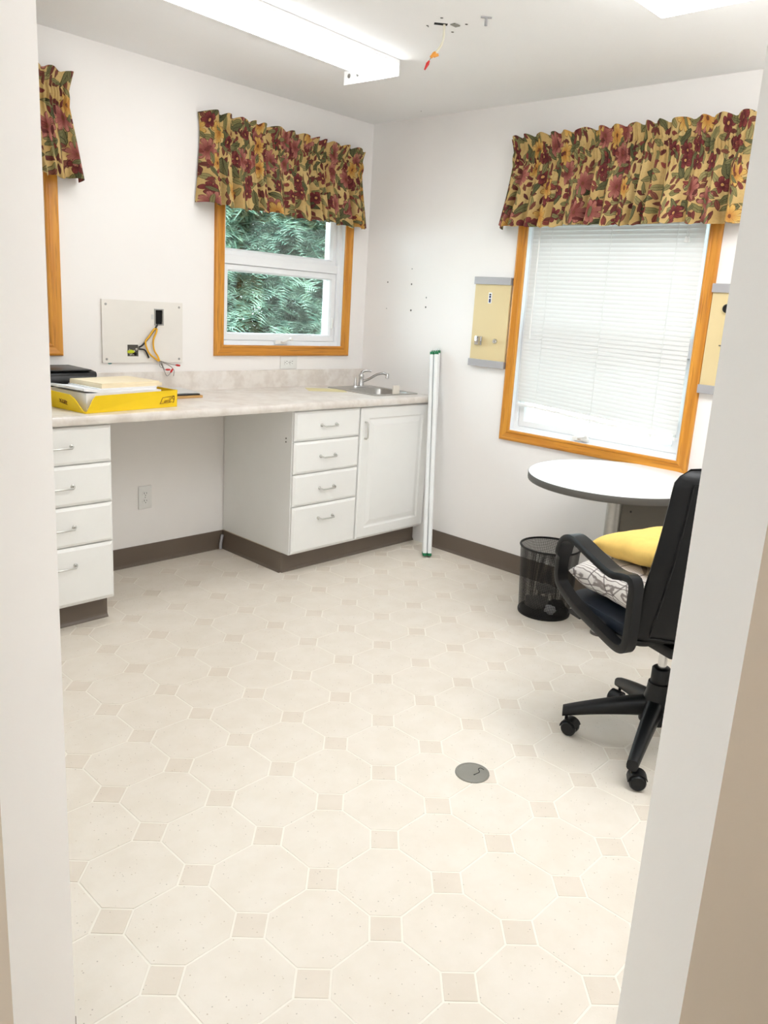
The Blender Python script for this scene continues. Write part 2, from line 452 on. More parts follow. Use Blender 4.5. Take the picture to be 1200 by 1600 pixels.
# hall in front of the opening, where the camera stands
def hp(t, d): return Vector((-2.66, -2.80, 0))+TV*t-NV*d           # along the entry wall, back into the hall
def hallbox(name, t0, t1, d0, d1, z0, z1, label, cat, mat='hall_warm_shade'):
    q = [hp(t0, d0), hp(t1, d0), hp(t1, d1), hp(t0, d1)]
    mb = MB().prism([(p.x, p.y) for p in q], lambda p, k: Vector((p.x if hasattr(p, 'x') else p[0], p[1], z1 if k else z0)))
    return tag(mb.build(name, mat), label, cat, kind='structure')
HA, HB, HDp = -1.10, 1.115, 2.6
hallbox('floor', HA-.1, HB+.1, .004, HDp+.1, -.05, -.0012, 'plain cream floor of the hall outside the opening', 'floor', 'tile_cream')
hallbox('ceiling', HA-.1, HB+.1, TH, HDp+.1, H, H+.1, 'plain ceiling of the hall outside the opening', 'ceiling', 'ceiling_paint')
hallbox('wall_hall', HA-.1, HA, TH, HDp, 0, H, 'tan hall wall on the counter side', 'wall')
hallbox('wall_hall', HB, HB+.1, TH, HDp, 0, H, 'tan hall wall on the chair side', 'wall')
hw0, hw1, hz0, hz1 = -.90, -.20, .95, 2.0        # opening added behind the camera to bring daylight onto the hall faces
hallbox('wall_hall', HA-.1, hw0, HDp, HDp+.1, 0, H, 'tan hall wall on the counter side of the added daylight opening', 'wall')
hallbox('wall_hall', hw1, HB+.1, HDp, HDp+.1, 0, H, 'tan hall wall on the chair side of the added daylight opening', 'wall')
hallbox('wall_hall', hw0, hw1, HDp, HDp+.1, 0, hz0, 'tan hall wall below the added daylight opening', 'wall')
hallbox('wall_hall', hw0, hw1, HDp, HDp+.1, hz1, H, 'tan hall wall above the added daylight opening', 'wall')

# vinyl base strips
BH = .105
def base_prof(): return [(0, 0), (.014, 0), (.013, .004), (.006, .012), (.004, .02), (.004, BH-.002), (.003, BH), (0, BH)]
def baseboard(name, A, B, nrm, label, mat='vinyl_base'):
    A, B, nrm = Vector(A), Vector(B), Vector(nrm)
    mb = MB().prism(base_prof(), lambda p, k: (B if k else A)+nrm*p[0]+Vector((0, 0, p[1])))
    return tag(mb.build(name, mat), label, 'baseboard', kind='structure')
baseboard('baseboard_left', (-1.985, 0, 0), (-1.034, 0, 0), (0, -1, 0), 'brown vinyl base strip along the wall under the counter')
baseboard('baseboard_right', (0, -.64, 0), (0, YS, 0), (-1, 0, 0), 'brown vinyl base strip along the wall behind the wastebasket')
baseboard('baseboard_back', (0, YS, 0), (DC-YS, YS, 0), (0, 1, 0), 'brown vinyl base strip along the rear wall')
baseboard('baseboard_side', (XW, 0, 0), (XW, DC-XW, 0), (1, 0, 0), 'brown vinyl base strip along the side wall')
baseboard('baseboard_entry', (XW, DC-XW, 0), JL, NV, 'brown vinyl base strip ending at the entry opening beside the counter')
baseboard('baseboard_entry', JR, (DC-YS, YS, 0), NV, 'brown vinyl base strip ending at the entry opening beside the chair')

# ------------------------------------------------------------------ windows (local: x right, -y into the room, z up)
CPROF = [(0, 0), (0, .010), (.004, .015), (.012, .0165), (.016, .0135), (.030, .0145), (.043, .0175), (.050, .019), (.055, .017), (CW, .011), (CW, 0)]
def casing(root, x0, x1, z0, z1):
    # outer rectangle; profile p = (distance from inner edge outward, height off the wall)
    def piece(mat, f):
        MB().prism(CPROF, f).build('casing_board', mat, root, smooth=35)
    w = CW
    piece('oak_z', lambda p, k: Vector((x0+w-p[0], -p[1], (z1-w+p[0]) if k else (z0+w-p[0]))))
    piece('oak_z', lambda p, k: Vector((x1-w+p[0], -p[1], (z1-w+p[0]) if k else (z0+w-p[0]))))
    piece('oak_x', lambda p, k: Vector(((x1-w+p[0]) if k else (x0+w-p[0]), -p[1], z0+w-p[0])))
    piece('oak_x', lambda p, k: Vector(((x1-w+p[0]) if k else (x0+w-p[0]), -p[1], z1-w+p[0])))
def ringframe(name, parent, x0, x1, z0, z1, wd, y0, y1, mat='white_vinyl', bev=.003):
    mb = MB(); O = [(x0, z0), (x1, z0), (x1, z1), (x0, z1)]; I = [(x0+wd, z0+wd), (x1-wd, z0+wd), (x1-wd, z1-wd), (x0+wd, z1-wd)]
    def sc(P, t): return [(P[i][0]+t*(1 if P[i][0] < (x0+x1)/2 else -1), P[i][1]+t*(1 if P[i][1] < (z0+z1)/2 else -1)) for i in range(4)]
    rings = [(O, y1), (O, y0), (sc(I, -bev), y0), (I, y0+bev*1.5), (I, y1)]
    mb.loopring([[Vector((p[0], y, p[1])) for p in P] for P, y in rings])
    return mb.build(name, mat, parent)
def pane(parent, x0, x1, z0, z1, y):
    return MB().box(x0, x1, y-.003, y+.003, z0, z1).build('pane', 'window_glass', parent)
def crank(parent, x, z, y, s=1):
    mb = MB().box(-.045, .045, -.018, 0, -.011, .013, .005)
    b = mb.build('crank_base', 'white_plastic', parent, 40); b.location = (x, y, z)
    a = MB().tube([(.0, -.018, .004), (0, -.03, .006), (.012*s, -.034, .012), (.05*s, -.036, .02)], [.008, .008, .006, .005], 8).build('crank_arm', 'white_plastic', parent, 60)
    a.location = (x, y, z)
    k = MB().lathe([(.004, 0), (.010, .003), (.010, .016), (.004, .019)], (0, 0, 0), 12, 'y').build('crank_knob', 'white_plastic', parent, 50)
    k.location = (x+.05*s, y-.05, z+.022)
def make_window(name, label, loc, rotz, hw, z0, z1, rail0, rail1, crankx):
    root = thing(name, label, 'window', loc, rotz, kind='structure')
    casing(root, -hw, hw, z0, z1)
    x0, x1, b0, b1 = -hw+CW-.005, hw-CW+.005, z0+CW-.005, z1-CW+.005
    ringframe('jamb_liner', root, x0-.001, x1+.001, b0-.001, b1+.001, .007, -.001, .135, 'white_vinyl', .001)
    fx0, fx1, fb0, fb1 = x0+.006, x1-.006, b0+.006, b1-.006
    ringframe('frame', root, fx0, fx1, fb0, fb1, .022, .028, .13)
    gx0, gx1 = fx0+.022, fx1-.022
    MB().box(gx0, gx1, .030, .12, rail0, rail1, .003).build('middle_rail', 'white_vinyl', root)
    up = ringframe('fixed_sash', root, gx0, gx1, rail1, fb1-.022, .034, .05, .11, bev=.012)
    pane(up, gx0+.03, gx1-.03, rail1+.03, fb1-.052, .085)
    lo = ringframe('opening_sash', root, gx0+.002, gx1-.002, fb0+.024, rail0-.002, .036, .04, .11, bev=.008)
    pane(lo, gx0+.034, gx1-.034, fb0+.056, rail0-.034, .08)
    MB().box(gx1-.028, gx1-.016, .028, .04, fb0+.10, fb0+.17, .004).build('latch', 'white_plastic', root, 40)
    crank(root, crankx, fb0+.014, .028)
    return root
make_window('window_1', 'oak trimmed white window nearest the entry above the black printer', (W1C, 0, 0), 0, WHW, WZ0, WZ1, 1.545, 1.612, -.02)
make_window('window_2', 'oak trimmed white window looking out on a spruce tree', (W2C, 0, 0), 0, WHW, WZ0, WZ1, 1.565, 1.612, -.02)
make_window('window_3', 'tall oak trimmed white window covered by a lowered blind', (0, W3C, 0), -PI/2, W3HW, W3Z0, WZ1, 1.255, 1.345, -.05)

# blind
bl = thing('venetian_blind', 'white mini blind hanging slightly askew in the oak window by the table', 'blind', (.012, W3C, 0), -PI/2)
bx = .452; top = 2.07
MB().box(-bx, bx, -.012, .014, top-.026, top, .002).build('head_rail', 'white_metal', bl)
zb0, zb1 = .935, .885            # bottom rail, left end and right end
nsl = 54
slm = None
for i in range(nsl):
    f = (i+1)/(nsl+1); zz = (top-.03)*(1-f)+((zb0+zb1)/2+.012)*f
    ang = math.atan2((zb1-zb0)*max(0, f-.55)/.45, 2*bx)
    if slm is None:
        mb = MB(); prof = [(-.0140+.028*k/4, .0022*(1-((k-2)/2)**2)) for k in range(5)]
        tl = math.radians(77); ct, st = math.cos(tl), math.sin(tl)
        pr = [(p[0]*ct-p[1]*st, p[0]*st+p[1]*ct) for p in prof]
        mb.loft([[Vector((-bx, p[0], p[1])) for p in pr], [Vector((bx, p[0], p[1])) for p in pr]], close=False, cap=False)
        o = slm = mb.build('slat', 'blind_slat', bl, 80)
    else: o = instance(slm, 'slat', bl)
    o.location = (0, 0, zz); o.rotation_euler = (0, -ang, 0)
br = MB().box(-bx, bx, -.010, .010, -.007, .007, .003).build('bottom_rail', 'white_metal', bl)
br.location = (0, 0, (zb0+zb1)/2); br.rotation_euler = (0, -math.atan2(zb1-zb0, 2*bx), 0)
for x in (-.33, .0, .33):
    zc = (zb0+zb1)/2+(zb1-zb0)*x/(2*bx)
    for yy in (-.0125,):
        MB().tube([(x, yy, top-.02), (x, yy, zc)], .0012, 5).build('ladder_cord', 'blind_cord', bl)
    MB().lathe([(.002, -.006), (.005, -.004), (.005, .001), (.002, .003)], (x, -.011, zc-.008), 10).build('cord_button', 'white_plastic', bl, 50)
MB().tube([(-.40, -.02, top-.02), (-.40, -.024, 1.28)], .0035, 8).build('tilt_wand', 'white_plastic', bl, 60)
for dx in (0, .012):
    pc = MB().tube([(.375+dx, -.02, top-.02), (.375+dx, -.022, 1.79)], .001, 5).build('lift_cord', 'blind_cord', bl)
    MB().lathe([(.002, .022), (.004, .02), (.008, 0), (.006, -.002)], (.375+dx, -.022, 1.765), 10).build('tassel', 'white_plastic', pc, 50)

# ------------------------------------------------------------------ valances
def valance(label, loc, rotz, hw, seed, zt=2.262, zb=1.832, ends=(1, 1)):
    rnd = random.Random(seed)
    root = thing('valance', label, 'valance', loc, rotz, group='floral valances over the windows')
    L = 2*hw; ph = [rnd.uniform(0, 6.28) for _ in range(8)]
    NF = L*12.5
    def phase(u): return 2*PI*NF*u + 1.3*math.sin(2*PI*2.3*u+ph[0]) + .9*math.sin(2*PI*5.1*u+ph[1])
    def fold(u):
        s = abs(math.sin(phase(u)/2))**.75; return (2*s-1)*(.8+.35*math.sin(2*PI*3.7*u+ph[2]))+.22*math.sin(1.63*phase(u)+ph[3])
    def soft(u): return math.sin(phase(u)+ph[7])*(.8+.3*math.sin(2*PI*4.3*u+ph[2]))+.4*math.sin(2.1*phase(u)+ph[3])
    def fine(u): return math.sin(2*PI*L*62*u+2*math.sin(2*PI*9*u+ph[4]))+.5*math.sin(2*PI*L*41*u+ph[5])
    zp1, zp0 = zt-.062, zt-.128         # rod pocket
    bz = lambda u: .006*math.sin(phase(u)+.8)+.004*math.sin(2*PI*3*u+ph[6])
    EX = .05
    def pt(u, z, d0, amp, fin, flare, fo=None):
        # u in 0..1; the outer 4 % wraps back to the wall
        uu = u; back = 0
        ew = .035
        if u < ew: back = (1-u/ew)
        elif u > 1-ew: back = ((u-(1-ew))/ew)
        x = (u-.5)*L
        d = d0+amp*(fo or fold)(u)+fin*fine(u)
        d = d*(1-back**2)+.012*back**2
        x += (flare if u > .5 else -flare)*abs(2*u-1)**2
        x += (0 if fo else .007)*math.cos(phase(u)/2)*math.copysign(1, math.sin(phase(u)/2))*min(1, amp/.03)
        return Vector((x, -d, z))
    nu = 460
    uvo = (rnd.uniform(0, 3), rnd.uniform(0, 3))
    uvf = lambda z: (lambda u: (u*L*1.5+uvo[0], z+uvo[1]))
    def mk(name, zhi, zlo, nv, par, fo=None):
        MB_ = MB()
        def f(u, v):
            z = zhi+(zlo-zhi)*v; d0, amp, fin, fl, dz = par(u, v); p = pt(u, z, d0, amp, fin, fl, fo); p.z += dz; return p
        MB_.grid(nu, nv, f, lambda u, v: (u*L*1.5+uvo[0], zhi+(zlo-zhi)*v+uvo[1]))
        return MB_.build(name, 'floral_cloth', root, 180, fixn=False)
    mk('heading_ruffle', zt, zp1, 10, lambda u, v: (.062+.016*(1-v)**1.3, .002+.015*(1-v)**.7, .0045*v**2, .014*(1-v), (.013*abs(math.sin(phase(u)/2))**.8-.004)*(1-v)))
    mk('rod_pocket', zp1, zp0, 10, lambda u, v: (.062+.012*math.sin(PI*v), .002+.003*v, .0045, 0, 0))
    mk('skirt', zp0, zb, 30, lambda u, v: (.062+.044*v, .005+.035*v**.8, .0045*(1-v)**3, .030*v, bz(u)*v))
    rd = MB(); R = .008
    zc = (zp0+zp1)/2
    rd.tube([(-hw+.07, -.002, zc), (-hw+.07, -.035, zc), (-hw+.08, -.046, zc), (hw-.08, -.046, zc), (hw-.07, -.035, zc), (hw-.07, -.002, zc)], R, 8)
    rd.build('curtain_rod', 'white_metal', root, 60)
    return root
valance('floral gathered valance over the window nearest the entry', (-2.39, 0, 0), 0, .545, 3, zt=2.268, zb=1.845)
valance('floral gathered valance over the window with the spruce view', (-.655, 0, 0), 0, .545, 11)
valance('wide floral gathered valance over the window with the blind', (0, -1.672, 0), -PI/2, .615, 5)

# ------------------------------------------------------------------ counter and cabinets
CT, CB, CF = .905, .868, -.632
CX0 = -2.44
ctop = thing('countertop', 'pale mottled laminate countertop with backsplash running along the wall', 'countertop', (0, 0, 0))
SX0, SX1, SY0, SY1 = -.360, -.062, -.505, -.225       # sink cut out
mb = MB()
mb.box(CX0, SX0, CF+.012, -.018, CB, CT); mb.box(SX1, -.002, CF+.012, -.018, CB, CT)
mb.box(SX0, SX1, CF+.012, SY0, CB, CT); mb.box(SX0, SX1, SY1, -.018, CB, CT)
mb.build('worktop', 'laminate', ctop)
edge = [(-.012, 0), (-.004, .0), (0, .005), (0, CT-CB-.010), (-.003, CT-CB-.003), (-.012, CT-CB)]
MB().prism([(CF-p[0], CB+p[1]) for p in edge], lambda p, k: Vector((-.002 if k else CX0, p[0], p[1]))).build('front_edge', 'laminate', ctop, 40)
MB().box(CX0, -.002, -.018, -.002, CB, 1.003, .003).build('backsplash', 'laminate', ctop)

FY = -.59; DZ = [(.709, .858), (.540, .703), (.370, .534), (.118, .364)]
def pull(parent, x, z, vertical=False, y=None):
    y = FY-.018 if y is None else y
    h = .048
    def q(a, d, s=0): return Vector((x, y-d, z+a)) if vertical else Vector((x+a, y-d, z+s))
    hd = MB().tube([q(-h, -.002), q(-h, .016), q(-h+.008, .024, -.004), q(h-.008, .024, -.004), q(h, .016), q(h, -.002)], .0042, 8).build('handle', 'pull_metal', parent, 50)
    for a in (-h, h):
        mb = MB().lathe([(.0085, 0), (.008, -.004), (.005, -.006)], (q(a, 0)), 12, 'y'); mb.build('handle', 'pull_metal', parent, 50)
    return hd
def drawer_unit(label, x0, x1):
    root = thing('drawer_cabinet', label, 'cabinet', ((x0+x1)/2, -.3, 0)); ox, oy = -(x0+x1)/2, .3
    sh = Matrix.Translation((ox, oy, 0))
    MB().box(x0, x1, FY+.001, -.004, BH+.004, CB-.001).xf(sh).build('carcass', 'cabinet_white', root)
    MB().box(x0+.002, x1-.002, -.525, -.01, 0.001, BH+.004).xf(sh).build('plinth', 'cabinet_edge', root)
    for a, b in DZ:
        mb = MB(); y1 = FY; y0 = FY-.019; e = .012
        xx0, xx1 = x0+.004, x1-.004
        R = lambda g, y: [Vector((xx0+g, y, a+g)), Vector((xx1-g, y, a+g)), Vector((xx1-g, y, b-g)), Vector((xx0+g, y, b-g))]
        mb.loft([R(0, y1), R(0, y0+.008), R(e, y0)]); mb.xf(sh)
        d = mb.build('drawer', 'cabinet_white', root)
        # handle as sub-part: build in the root frame
        mid = (a+b)/2
        if a < .2: mid = .29
        hd = MB(); xc, zc, h = (x0+x1)/2+ox, mid, .050
        yy = y0+oy
        hd.tube([(xc-h, yy+.001, zc), (xc-h, yy-.016, zc), (xc-h+.008, yy-.025, zc-.004), (xc+h-.008, yy-.025, zc-.004), (xc+h, yy-.016, zc), (xc+h, yy+.001, zc)], .0040, 8)
        for s in (-h, h): hd.lathe([(.009, 0), (.0085, -.004), (.005, -.006)], (xc+s, yy, zc), 12, 'y')
        hd.build('handle', 'pull_metal', d, 50)
    tk = MB().prism(base_prof(), lambda p, k: Vector((x1 if k else x0, -.526-p[0], p[1]))).xf(sh)
    tk.build('toe_kick', 'vinyl_base', root)
    return root, sh
drawer_unit('white four drawer cabinet under the box of papers', -2.425, -1.985)
dm, sh = drawer_unit('white four drawer cabinet next to the sink cabinet door', -1.030, -.575)
MB().prism(base_prof(), lambda p, k: Vector((-1.030-p[0], -.002 if k else -.531, p[1]))).xf(sh).build('side_base_strip', 'vinyl_base', dm)
for dz in (0, .018):
    MB().lathe([(.004, 0), (.004, -.002)], (-1.030, -.544, .700+dz), 8, 'x').xf(sh).build('screw_hole', 'dark_edge', dm)
# sink cabinet
sk = thing('sink_cabinet', 'white cabinet with a raised panel door under the sink', 'cabinet', (-.29, -.3, 0)); sh = Matrix.Translation((.29, .3, 0))
MB().box(-.574, -.003, FY+.001, -.004, BH+.004, .66).xf(sh).build('carcass', 'cabinet_white', sk)
MB().box(-.574, -.556, FY+.001, -.004, .66, CB-.001).box(-.021, -.003, FY+.001, -.004, .66, CB-.001).box(-.556, -.021, FY+.001, FY+.02, .66, CB-.001).xf(sh).build('upper_frame', 'cabinet_white', sk)
MB().box(-.574, -.003, -.525, -.01, .001, BH+.004).xf(sh).build('plinth', 'cabinet_edge', sk)
MB().prism(base_prof(), lambda p, k: Vector((-.003 if k else -.575, -.526-p[0], p[1]))).xf(sh).build('toe_kick', 'vinyl_base', sk)
def rectring(x0, x1, z0, z1, g, y): return [Vector((x0+g, y, z0+g)), Vector((x1-g, y, z0+g)), Vector((x1-g, y, z1-g)), Vector((x0+g, y, z1-g))]
mb = MB(); A = (-.569, -.010, .120, .857); y0 = FY-.019
mb.loft([rectring(*A, 0, FY), rectring(*A, 0, y0+.007), rectring(*A, .008, y0), rectring(*A, .058, y0), rectring(*A, .064, y0+.008), rectring(*A, .070, y0+.009), rectring(*A, .098, y0+.001), rectring(*A, .100, y0+.001)])
dr = mb.xf(sh).build('door', 'cabinet_white', sk)
hd = MB(); xc, zc, h, yy = -.541, .735, .045, y0
hd.tube([(xc, yy+.001, zc-h), (xc, yy-.016, zc-h), (xc, yy-.025, zc-h+.008), (xc, yy-.025, zc+h-.008), (xc, yy-.016, zc+h), (xc, yy+.001, zc+h)], .005, 8)
hd.xf(sh).build('handle', 'pull_metal', dr, 50)

# sink
si = thing('sink', 'small stainless drop in sink in the corner of the countertop', 'sink', (-.21, -.33, CT)); sh = Matrix.Translation((.21, .33, -CT))
def rr(x0, x1, y0, y1, r, z, n=5):
    out = []
    for cx, cy, a0 in ((x1-r, y1-r, 0), (x0+r, y1-r, PI/2), (x0+r, y0+r, PI), (x1-r, y0+r, 1.5*PI)):
        for k in range(n+1):
            a = a0+PI/2*k/n; out.append(Vector((cx+r*math.cos(a), cy+r*math.sin(a), z)))
    return out
RO = (-.390, -.030, -.535, -.105); RI = (-.350, -.072, -.495, -.235)
mb = MB()
mb.loft([rr(*RO, .03, CT+.0005), rr(*RO, .03, CT+.003), rr(RO[0]+.006, RO[1]-.006, RO[2]+.006, RO[3]-.006, .026, CT+.005),
         rr(RI[0]-.008, RI[1]+.008, RI[2]-.008, RI[3]+.008, .045, CT+.004), rr(*RI, .04, CT-.006), rr(RI[0]+.012, RI[1]-.012, RI[2]+.012, RI[3]-.012, .04, CT-.13), rr(RI[0]+.05, RI[1]-.05, RI[2]+.05, RI[3]-.05, .03, CT-.145)], cap=False)
mb.poly(rr(RI[0]+.05, RI[1]-.05, RI[2]+.05, RI[3]-.05, .03, CT-.145))
mb.xf(sh).build('basin', 'brushed_steel', si, 40)
MB().lathe([(.032, 0), (.030, .003), (.012, .003), (.010, -.001)], (-.211, -.365, CT-.1448), 20).xf(sh).build('drain', 'chrome', si, 40)
fa = thing('faucet', 'chrome single lever faucet standing on the sink ledge', 'faucet', (-.178, -.185, CT+.0045))
MB().loft([[Vector((.075*math.cos(a)*(1-.06*k), .026*math.sin(a)*(1-.06*k), z)) for a in [2*PI*i/24 for i in range(24)]] for k, z in ((0, 0), (0, .006), (1, .012))]).xf(Matrix.Scale(.85, 4)).build('base_plate', 'chrome', fa, 40)
MB().lathe([(.024, .008), (.023, .03), (.019, .045), (.019, .075), (.021, .085), (.018, .098), (.008, .103)], (0, 0, 0), 20).xf(Matrix.Scale(.8, 4)).build('body', 'chrome', fa, 50)
MB().tube(bez([(0, 0, .098), (.006, -.006, .118), (.03, -.03, .128), (.055, -.05, .124)], 5), [.012]*4+[.010]*4+[.009]*4+[.007]*4, 10).xf(Matrix.Scale(.8, 4)).build('lever', 'chrome', fa, 60)
sp = MB().tube(bez([(0, 0, .04), (.03, -.05, .065), (.06, -.105, .105), (.085, -.145, .118), (.10, -.165, .112)], 5), .0095, 10).xf(Matrix.Scale(.8, 4)).build('spout', 'chrome', fa, 60)
MB().lathe([(.010, -.026), (.013, -.024), (.013, .006), (.008, .012)], (.104, -.171, .108), 14).xf(Matrix.Scale(.8, 4)).build('aerator', 'chrome', sp, 50)
MB().lathe([(.012, .008), (.011, .03), (.008, .06), (.005, .075)], (-.055, .004, 0), 14).xf(Matrix.Scale(.8, 4)).build('spray_nozzle', 'chrome', fa, 50)
sb = MB(); sb.box(-.028, .028, -.018, .018, 0, .05, .006)
sb = tag(sb.build('soap_block', 'soap_white', None, 40), 'small off white block standing on the sink ledge', 'soap')
sb.location = (-.215, -.5145, CT+.0042); sb.rotation_euler = (0, 0, .2)
sb.data.transform(Matrix.Scale(.5, 4, (0, 1, 0)))

# paper left of the sink
pa = tag(MB().box(-.11, .11, -.075, .075, 0, .0012).build('paper_sheet', 'cream_paper'), 'pale yellow sheet of paper lying beside the sink', 'paper')
pa.location = (-.485, -.215, CT+.0002); pa.rotation_euler = (0, 0, -.55)

# ------------------------------------------------------------------ things on the counter
pr = thing('printer', 'black office printer against the wall behind the box of papers', 'printer', (-2.062, -.138, CT+.0005))
mb = MB(); prof = [(-.115, 0), (.115, 0), (.115, .132), (-.085, .132), (-.105, .124), (-.115, .104), (-.115, .080), (-.085, .070), (-.085, .03), (-.115, .022)]
mb.prism(prof, lambda p, k: Vector((.19 if k else -.19, p[0], p[1]))); mb.build('body', 'black_plastic', pr, 30)
MB().box(-.17, .17, -.1145, .11, .132, .139, .003).build('lid', 'black_plastic', pr, 30)
MB().box(-.13, .13, -.125, -.08, .018, .024, .002).build('paper_tray', 'black_plastic', pr)
mb = MB(); mb.lathe([(.014, -.195), (.016, -.19), (.016, .19), (.014, .195)], (0, -.095, .114), 16, 'x'); mb.build('rounded_front', 'black_plastic', pr, 50)

BA = math.radians(8); BO = Vector((-2.085, -.588, CT+.0006))
box = thing('carton_tray', 'yellow cardboard tray with slanted cut corner heaped with papers', 'box', BO, BA)
BL, BD, BHH = .452, .285, .074
MB().box(0, BL, 0, BD, 0, .003).build('bottom', 'yellow_card', box)
def wallq(name, pts, n, th=.0035):
    pts = [Vector(p) for p in pts]; n = Vector(n)*th
    return MB().loft([pts, [p+n for p in pts]]).build(name, 'yellow_card', box)
fr = wallq('front_side', [(.004, 0, 0), (BL, 0, 0), (BL, -.004, BHH), (.042, -.010, BHH-.004), (.030, -.008, BHH*.75)], (0, 1, 0))
lf = wallq('left_side', [(0, .006, 0), (0, BD, 0), (-.016, BD, BHH-.002), (-.014, .085, BHH*.92), (-.010, .06, BHH*.75)], (1, 0, 0))
wallq('right_side', [(BL, 0, 0), (BL, BD, 0), (BL+.004, BD, BHH), (BL, -.004, BHH)], (-1, 0, 0))
wallq('rear_side', [(0, BD, 0), (BL, BD, 0), (BL, BD, BHH), (0, BD, BHH)], (0, -1, 0))
# printed marks, as they show on the two sides
def ink(parent, strokes, f, r=.0011):
    mb = MB()
    for s in strokes: mb.tube([f(p) for p in s], r, 5)
    return mb.build('printed_mark', 'brown_ink', parent)
S = [[(0, 0), (.018, .34), (.16, .40), (.40, .42), (.60, .46), (.98, .50)], [(0, 0), (.08, .30), (.15, .72), (.19, .86)], [(.19, .86), (.55, .95), (.98, 1.05)], [(0, 0), (.35, .07), (.72, .12)],
     [(.30, .20), (.36, .44), (.42, .38), (.40, .22), (.30, .2)], [(.47, .5), (.46, .25), (.54, .25), (.56, .5)], [(.62, .72), (.80, .78), (.62, .18), (.80, .2)],
     [(.98, .98), (.86, .9), (.86, .6), (.96, .55), (.99, .95), (.98, .5), (.92, .06), (.86, .12)], [(.60, .46), (.72, .5)]]
ink(fr, S[1:], lambda p: Vector((.358+.078*p[0], -.0033-.0008*p[1], .018+.030*p[1])))
S2 = [[(0, 1), (.15, .8), (.3, .95), (.5, .75), (.7, .8), (1, .55)], [(0, .35), (.5, .12), (1, 0)], [(.05, .85), (.12, .4), (.2, .8), (.28, .35)], [(.4, .8), (.36, .3)], [(.5, .75), (.46, .28), (.58, .25)], [(.68, .7), (.64, .2)], [(.75, .65), (.72, .2), (.9, .6), (.86, .12)]]
ink(lf, S2, lambda p: Vector((-.0075-.001*p[1], .165-.055*p[0], .024+.020*p[1])))
# papers
def sheet(name, mat, label, cat, cx, cy, z, w, d, h, rot, group=None, curl=0, curlx=0):
    mb = MB(); nx = 10
    def pt(i, y, zz): 
        u = i/nx; return Vector(((u-.5)*w, y, zz+curl*(2*u-1)**2 if curlx == 0 else zz+curl*max(0, 1-5*u)))
    mb.loft([[pt(i, -d/2, 0), pt(i, d/2, 0), pt(i, d/2, h), pt(i, -d/2, h)] for i in range(nx+1)])
    o = tag(mb.build(name, mat), label, cat, group)
    o.location = BO+Matrix.Rotation(BA, 4, 'Z')@Vector((cx, cy, z)); o.rotation_euler = (0, 0, BA+rot); return o
sheet('paper_stack', 'paper_white', 'thick stack of white paper filling the yellow tray', 'paper', .205, .148, .0035, .365, .245, .0720, 0)
sheet('paper_stack', 'paper_white', 'loose white sheets with curled end lying over the tray', 'paper', .190, .148, .0760, .36, .23, .010, .03, curl=.010, curlx=1)
sheet('paper_stack', 'paper_white', 'thin white sheets just under the cream envelopes', 'paper', .236, .150, .0865, .285, .22, .004, -.03)
e1 = sheet('envelope', 'manila', 'lower cream envelope on the pile in the yellow tray', 'envelope', .255, .155, .0908, .300, .225, .013, .0, 'cream envelopes on the pile')
e2 = sheet('envelope', 'manila', 'cream envelope lying topmost on the pile in the yellow tray', 'envelope', .252, .158, .1040, .292, .215, .006, .03, 'cream envelopes on the pile')
def flat(name, mat, label, cat, loc, w, d, h, rot, tilt=0, group=None):
    o = tag(MB().box(-w/2, w/2, -d/2, d/2, 0, h, min(.002, h/3)).build(name, mat), label, cat, group); o.location = loc; o.rotation_euler = (0, tilt, rot); return o
flat('envelope', 'kraft', 'brown envelope flat on the countertop behind the yellow tray', 'envelope', (-1.54, -.20, CT+.0005), .36, .21, .012, .06)
flat('folder', 'black_plastic', 'thin black folder on top of the brown envelope', 'folder', (-1.535, -.195, CT+.0132), .33, .20, .006, .02)
flat('paper_sheet', 'disc_grey', 'grey white papers on top of the black folder', 'paper', (-1.53, -.165, CT+.0197), .36, .21, .005, -.06)

# ------------------------------------------------------------------ wall fittings
def outlet(label, loc, rot_y):
    root = thing('wall_outlet', label, 'outlet', loc); root.rotation_euler = (0, rot_y, 0)
    MB().box(-.037, .037, -.006, -.0005, -.061, .061, .003).build('cover_plate', 'white_plastic', root, 40)
    for s in (-1, 1):
        mb = MB(); n = 16
        pts = [(.0165*math.cos(2*PI*k/n), max(-.0135, min(.0135, .0165*math.sin(2*PI*k/n)))) for k in range(n)]
        mb.prism(pts, lambda p, k: Vector((p[0], -.0085 if k else -.005, s*.0195+p[1]))); rc = mb.build('receptacle', 'white_plastic', root, 30)
        for x, h in ((-.0065, .0045), (.0065, .0035)): MB().box(x-.0012, x+.0012, -.0088, -.008, s*.0195+.003-h, s*.0195+.003+h).build('slot', 'dark_hole', rc)
        MB().lathe([(.0024, -.008), (.0024, -.0088)], (0, 0, s*.0195-.008), 8, 'y').build('slot', 'dark_hole', rc)
    MB().lathe([(.003, -.006), (.0025, -.0072)], (0, 0, 0), 10, 'y').build('screw', 'grey_metal', root)
outlet('white duplex outlet on the wall under the counter', (-1.507, 0, .360), 0)
outlet('white duplex outlet turned sideways below the spruce view window', (-.593, 0, 1.044), PI/2)

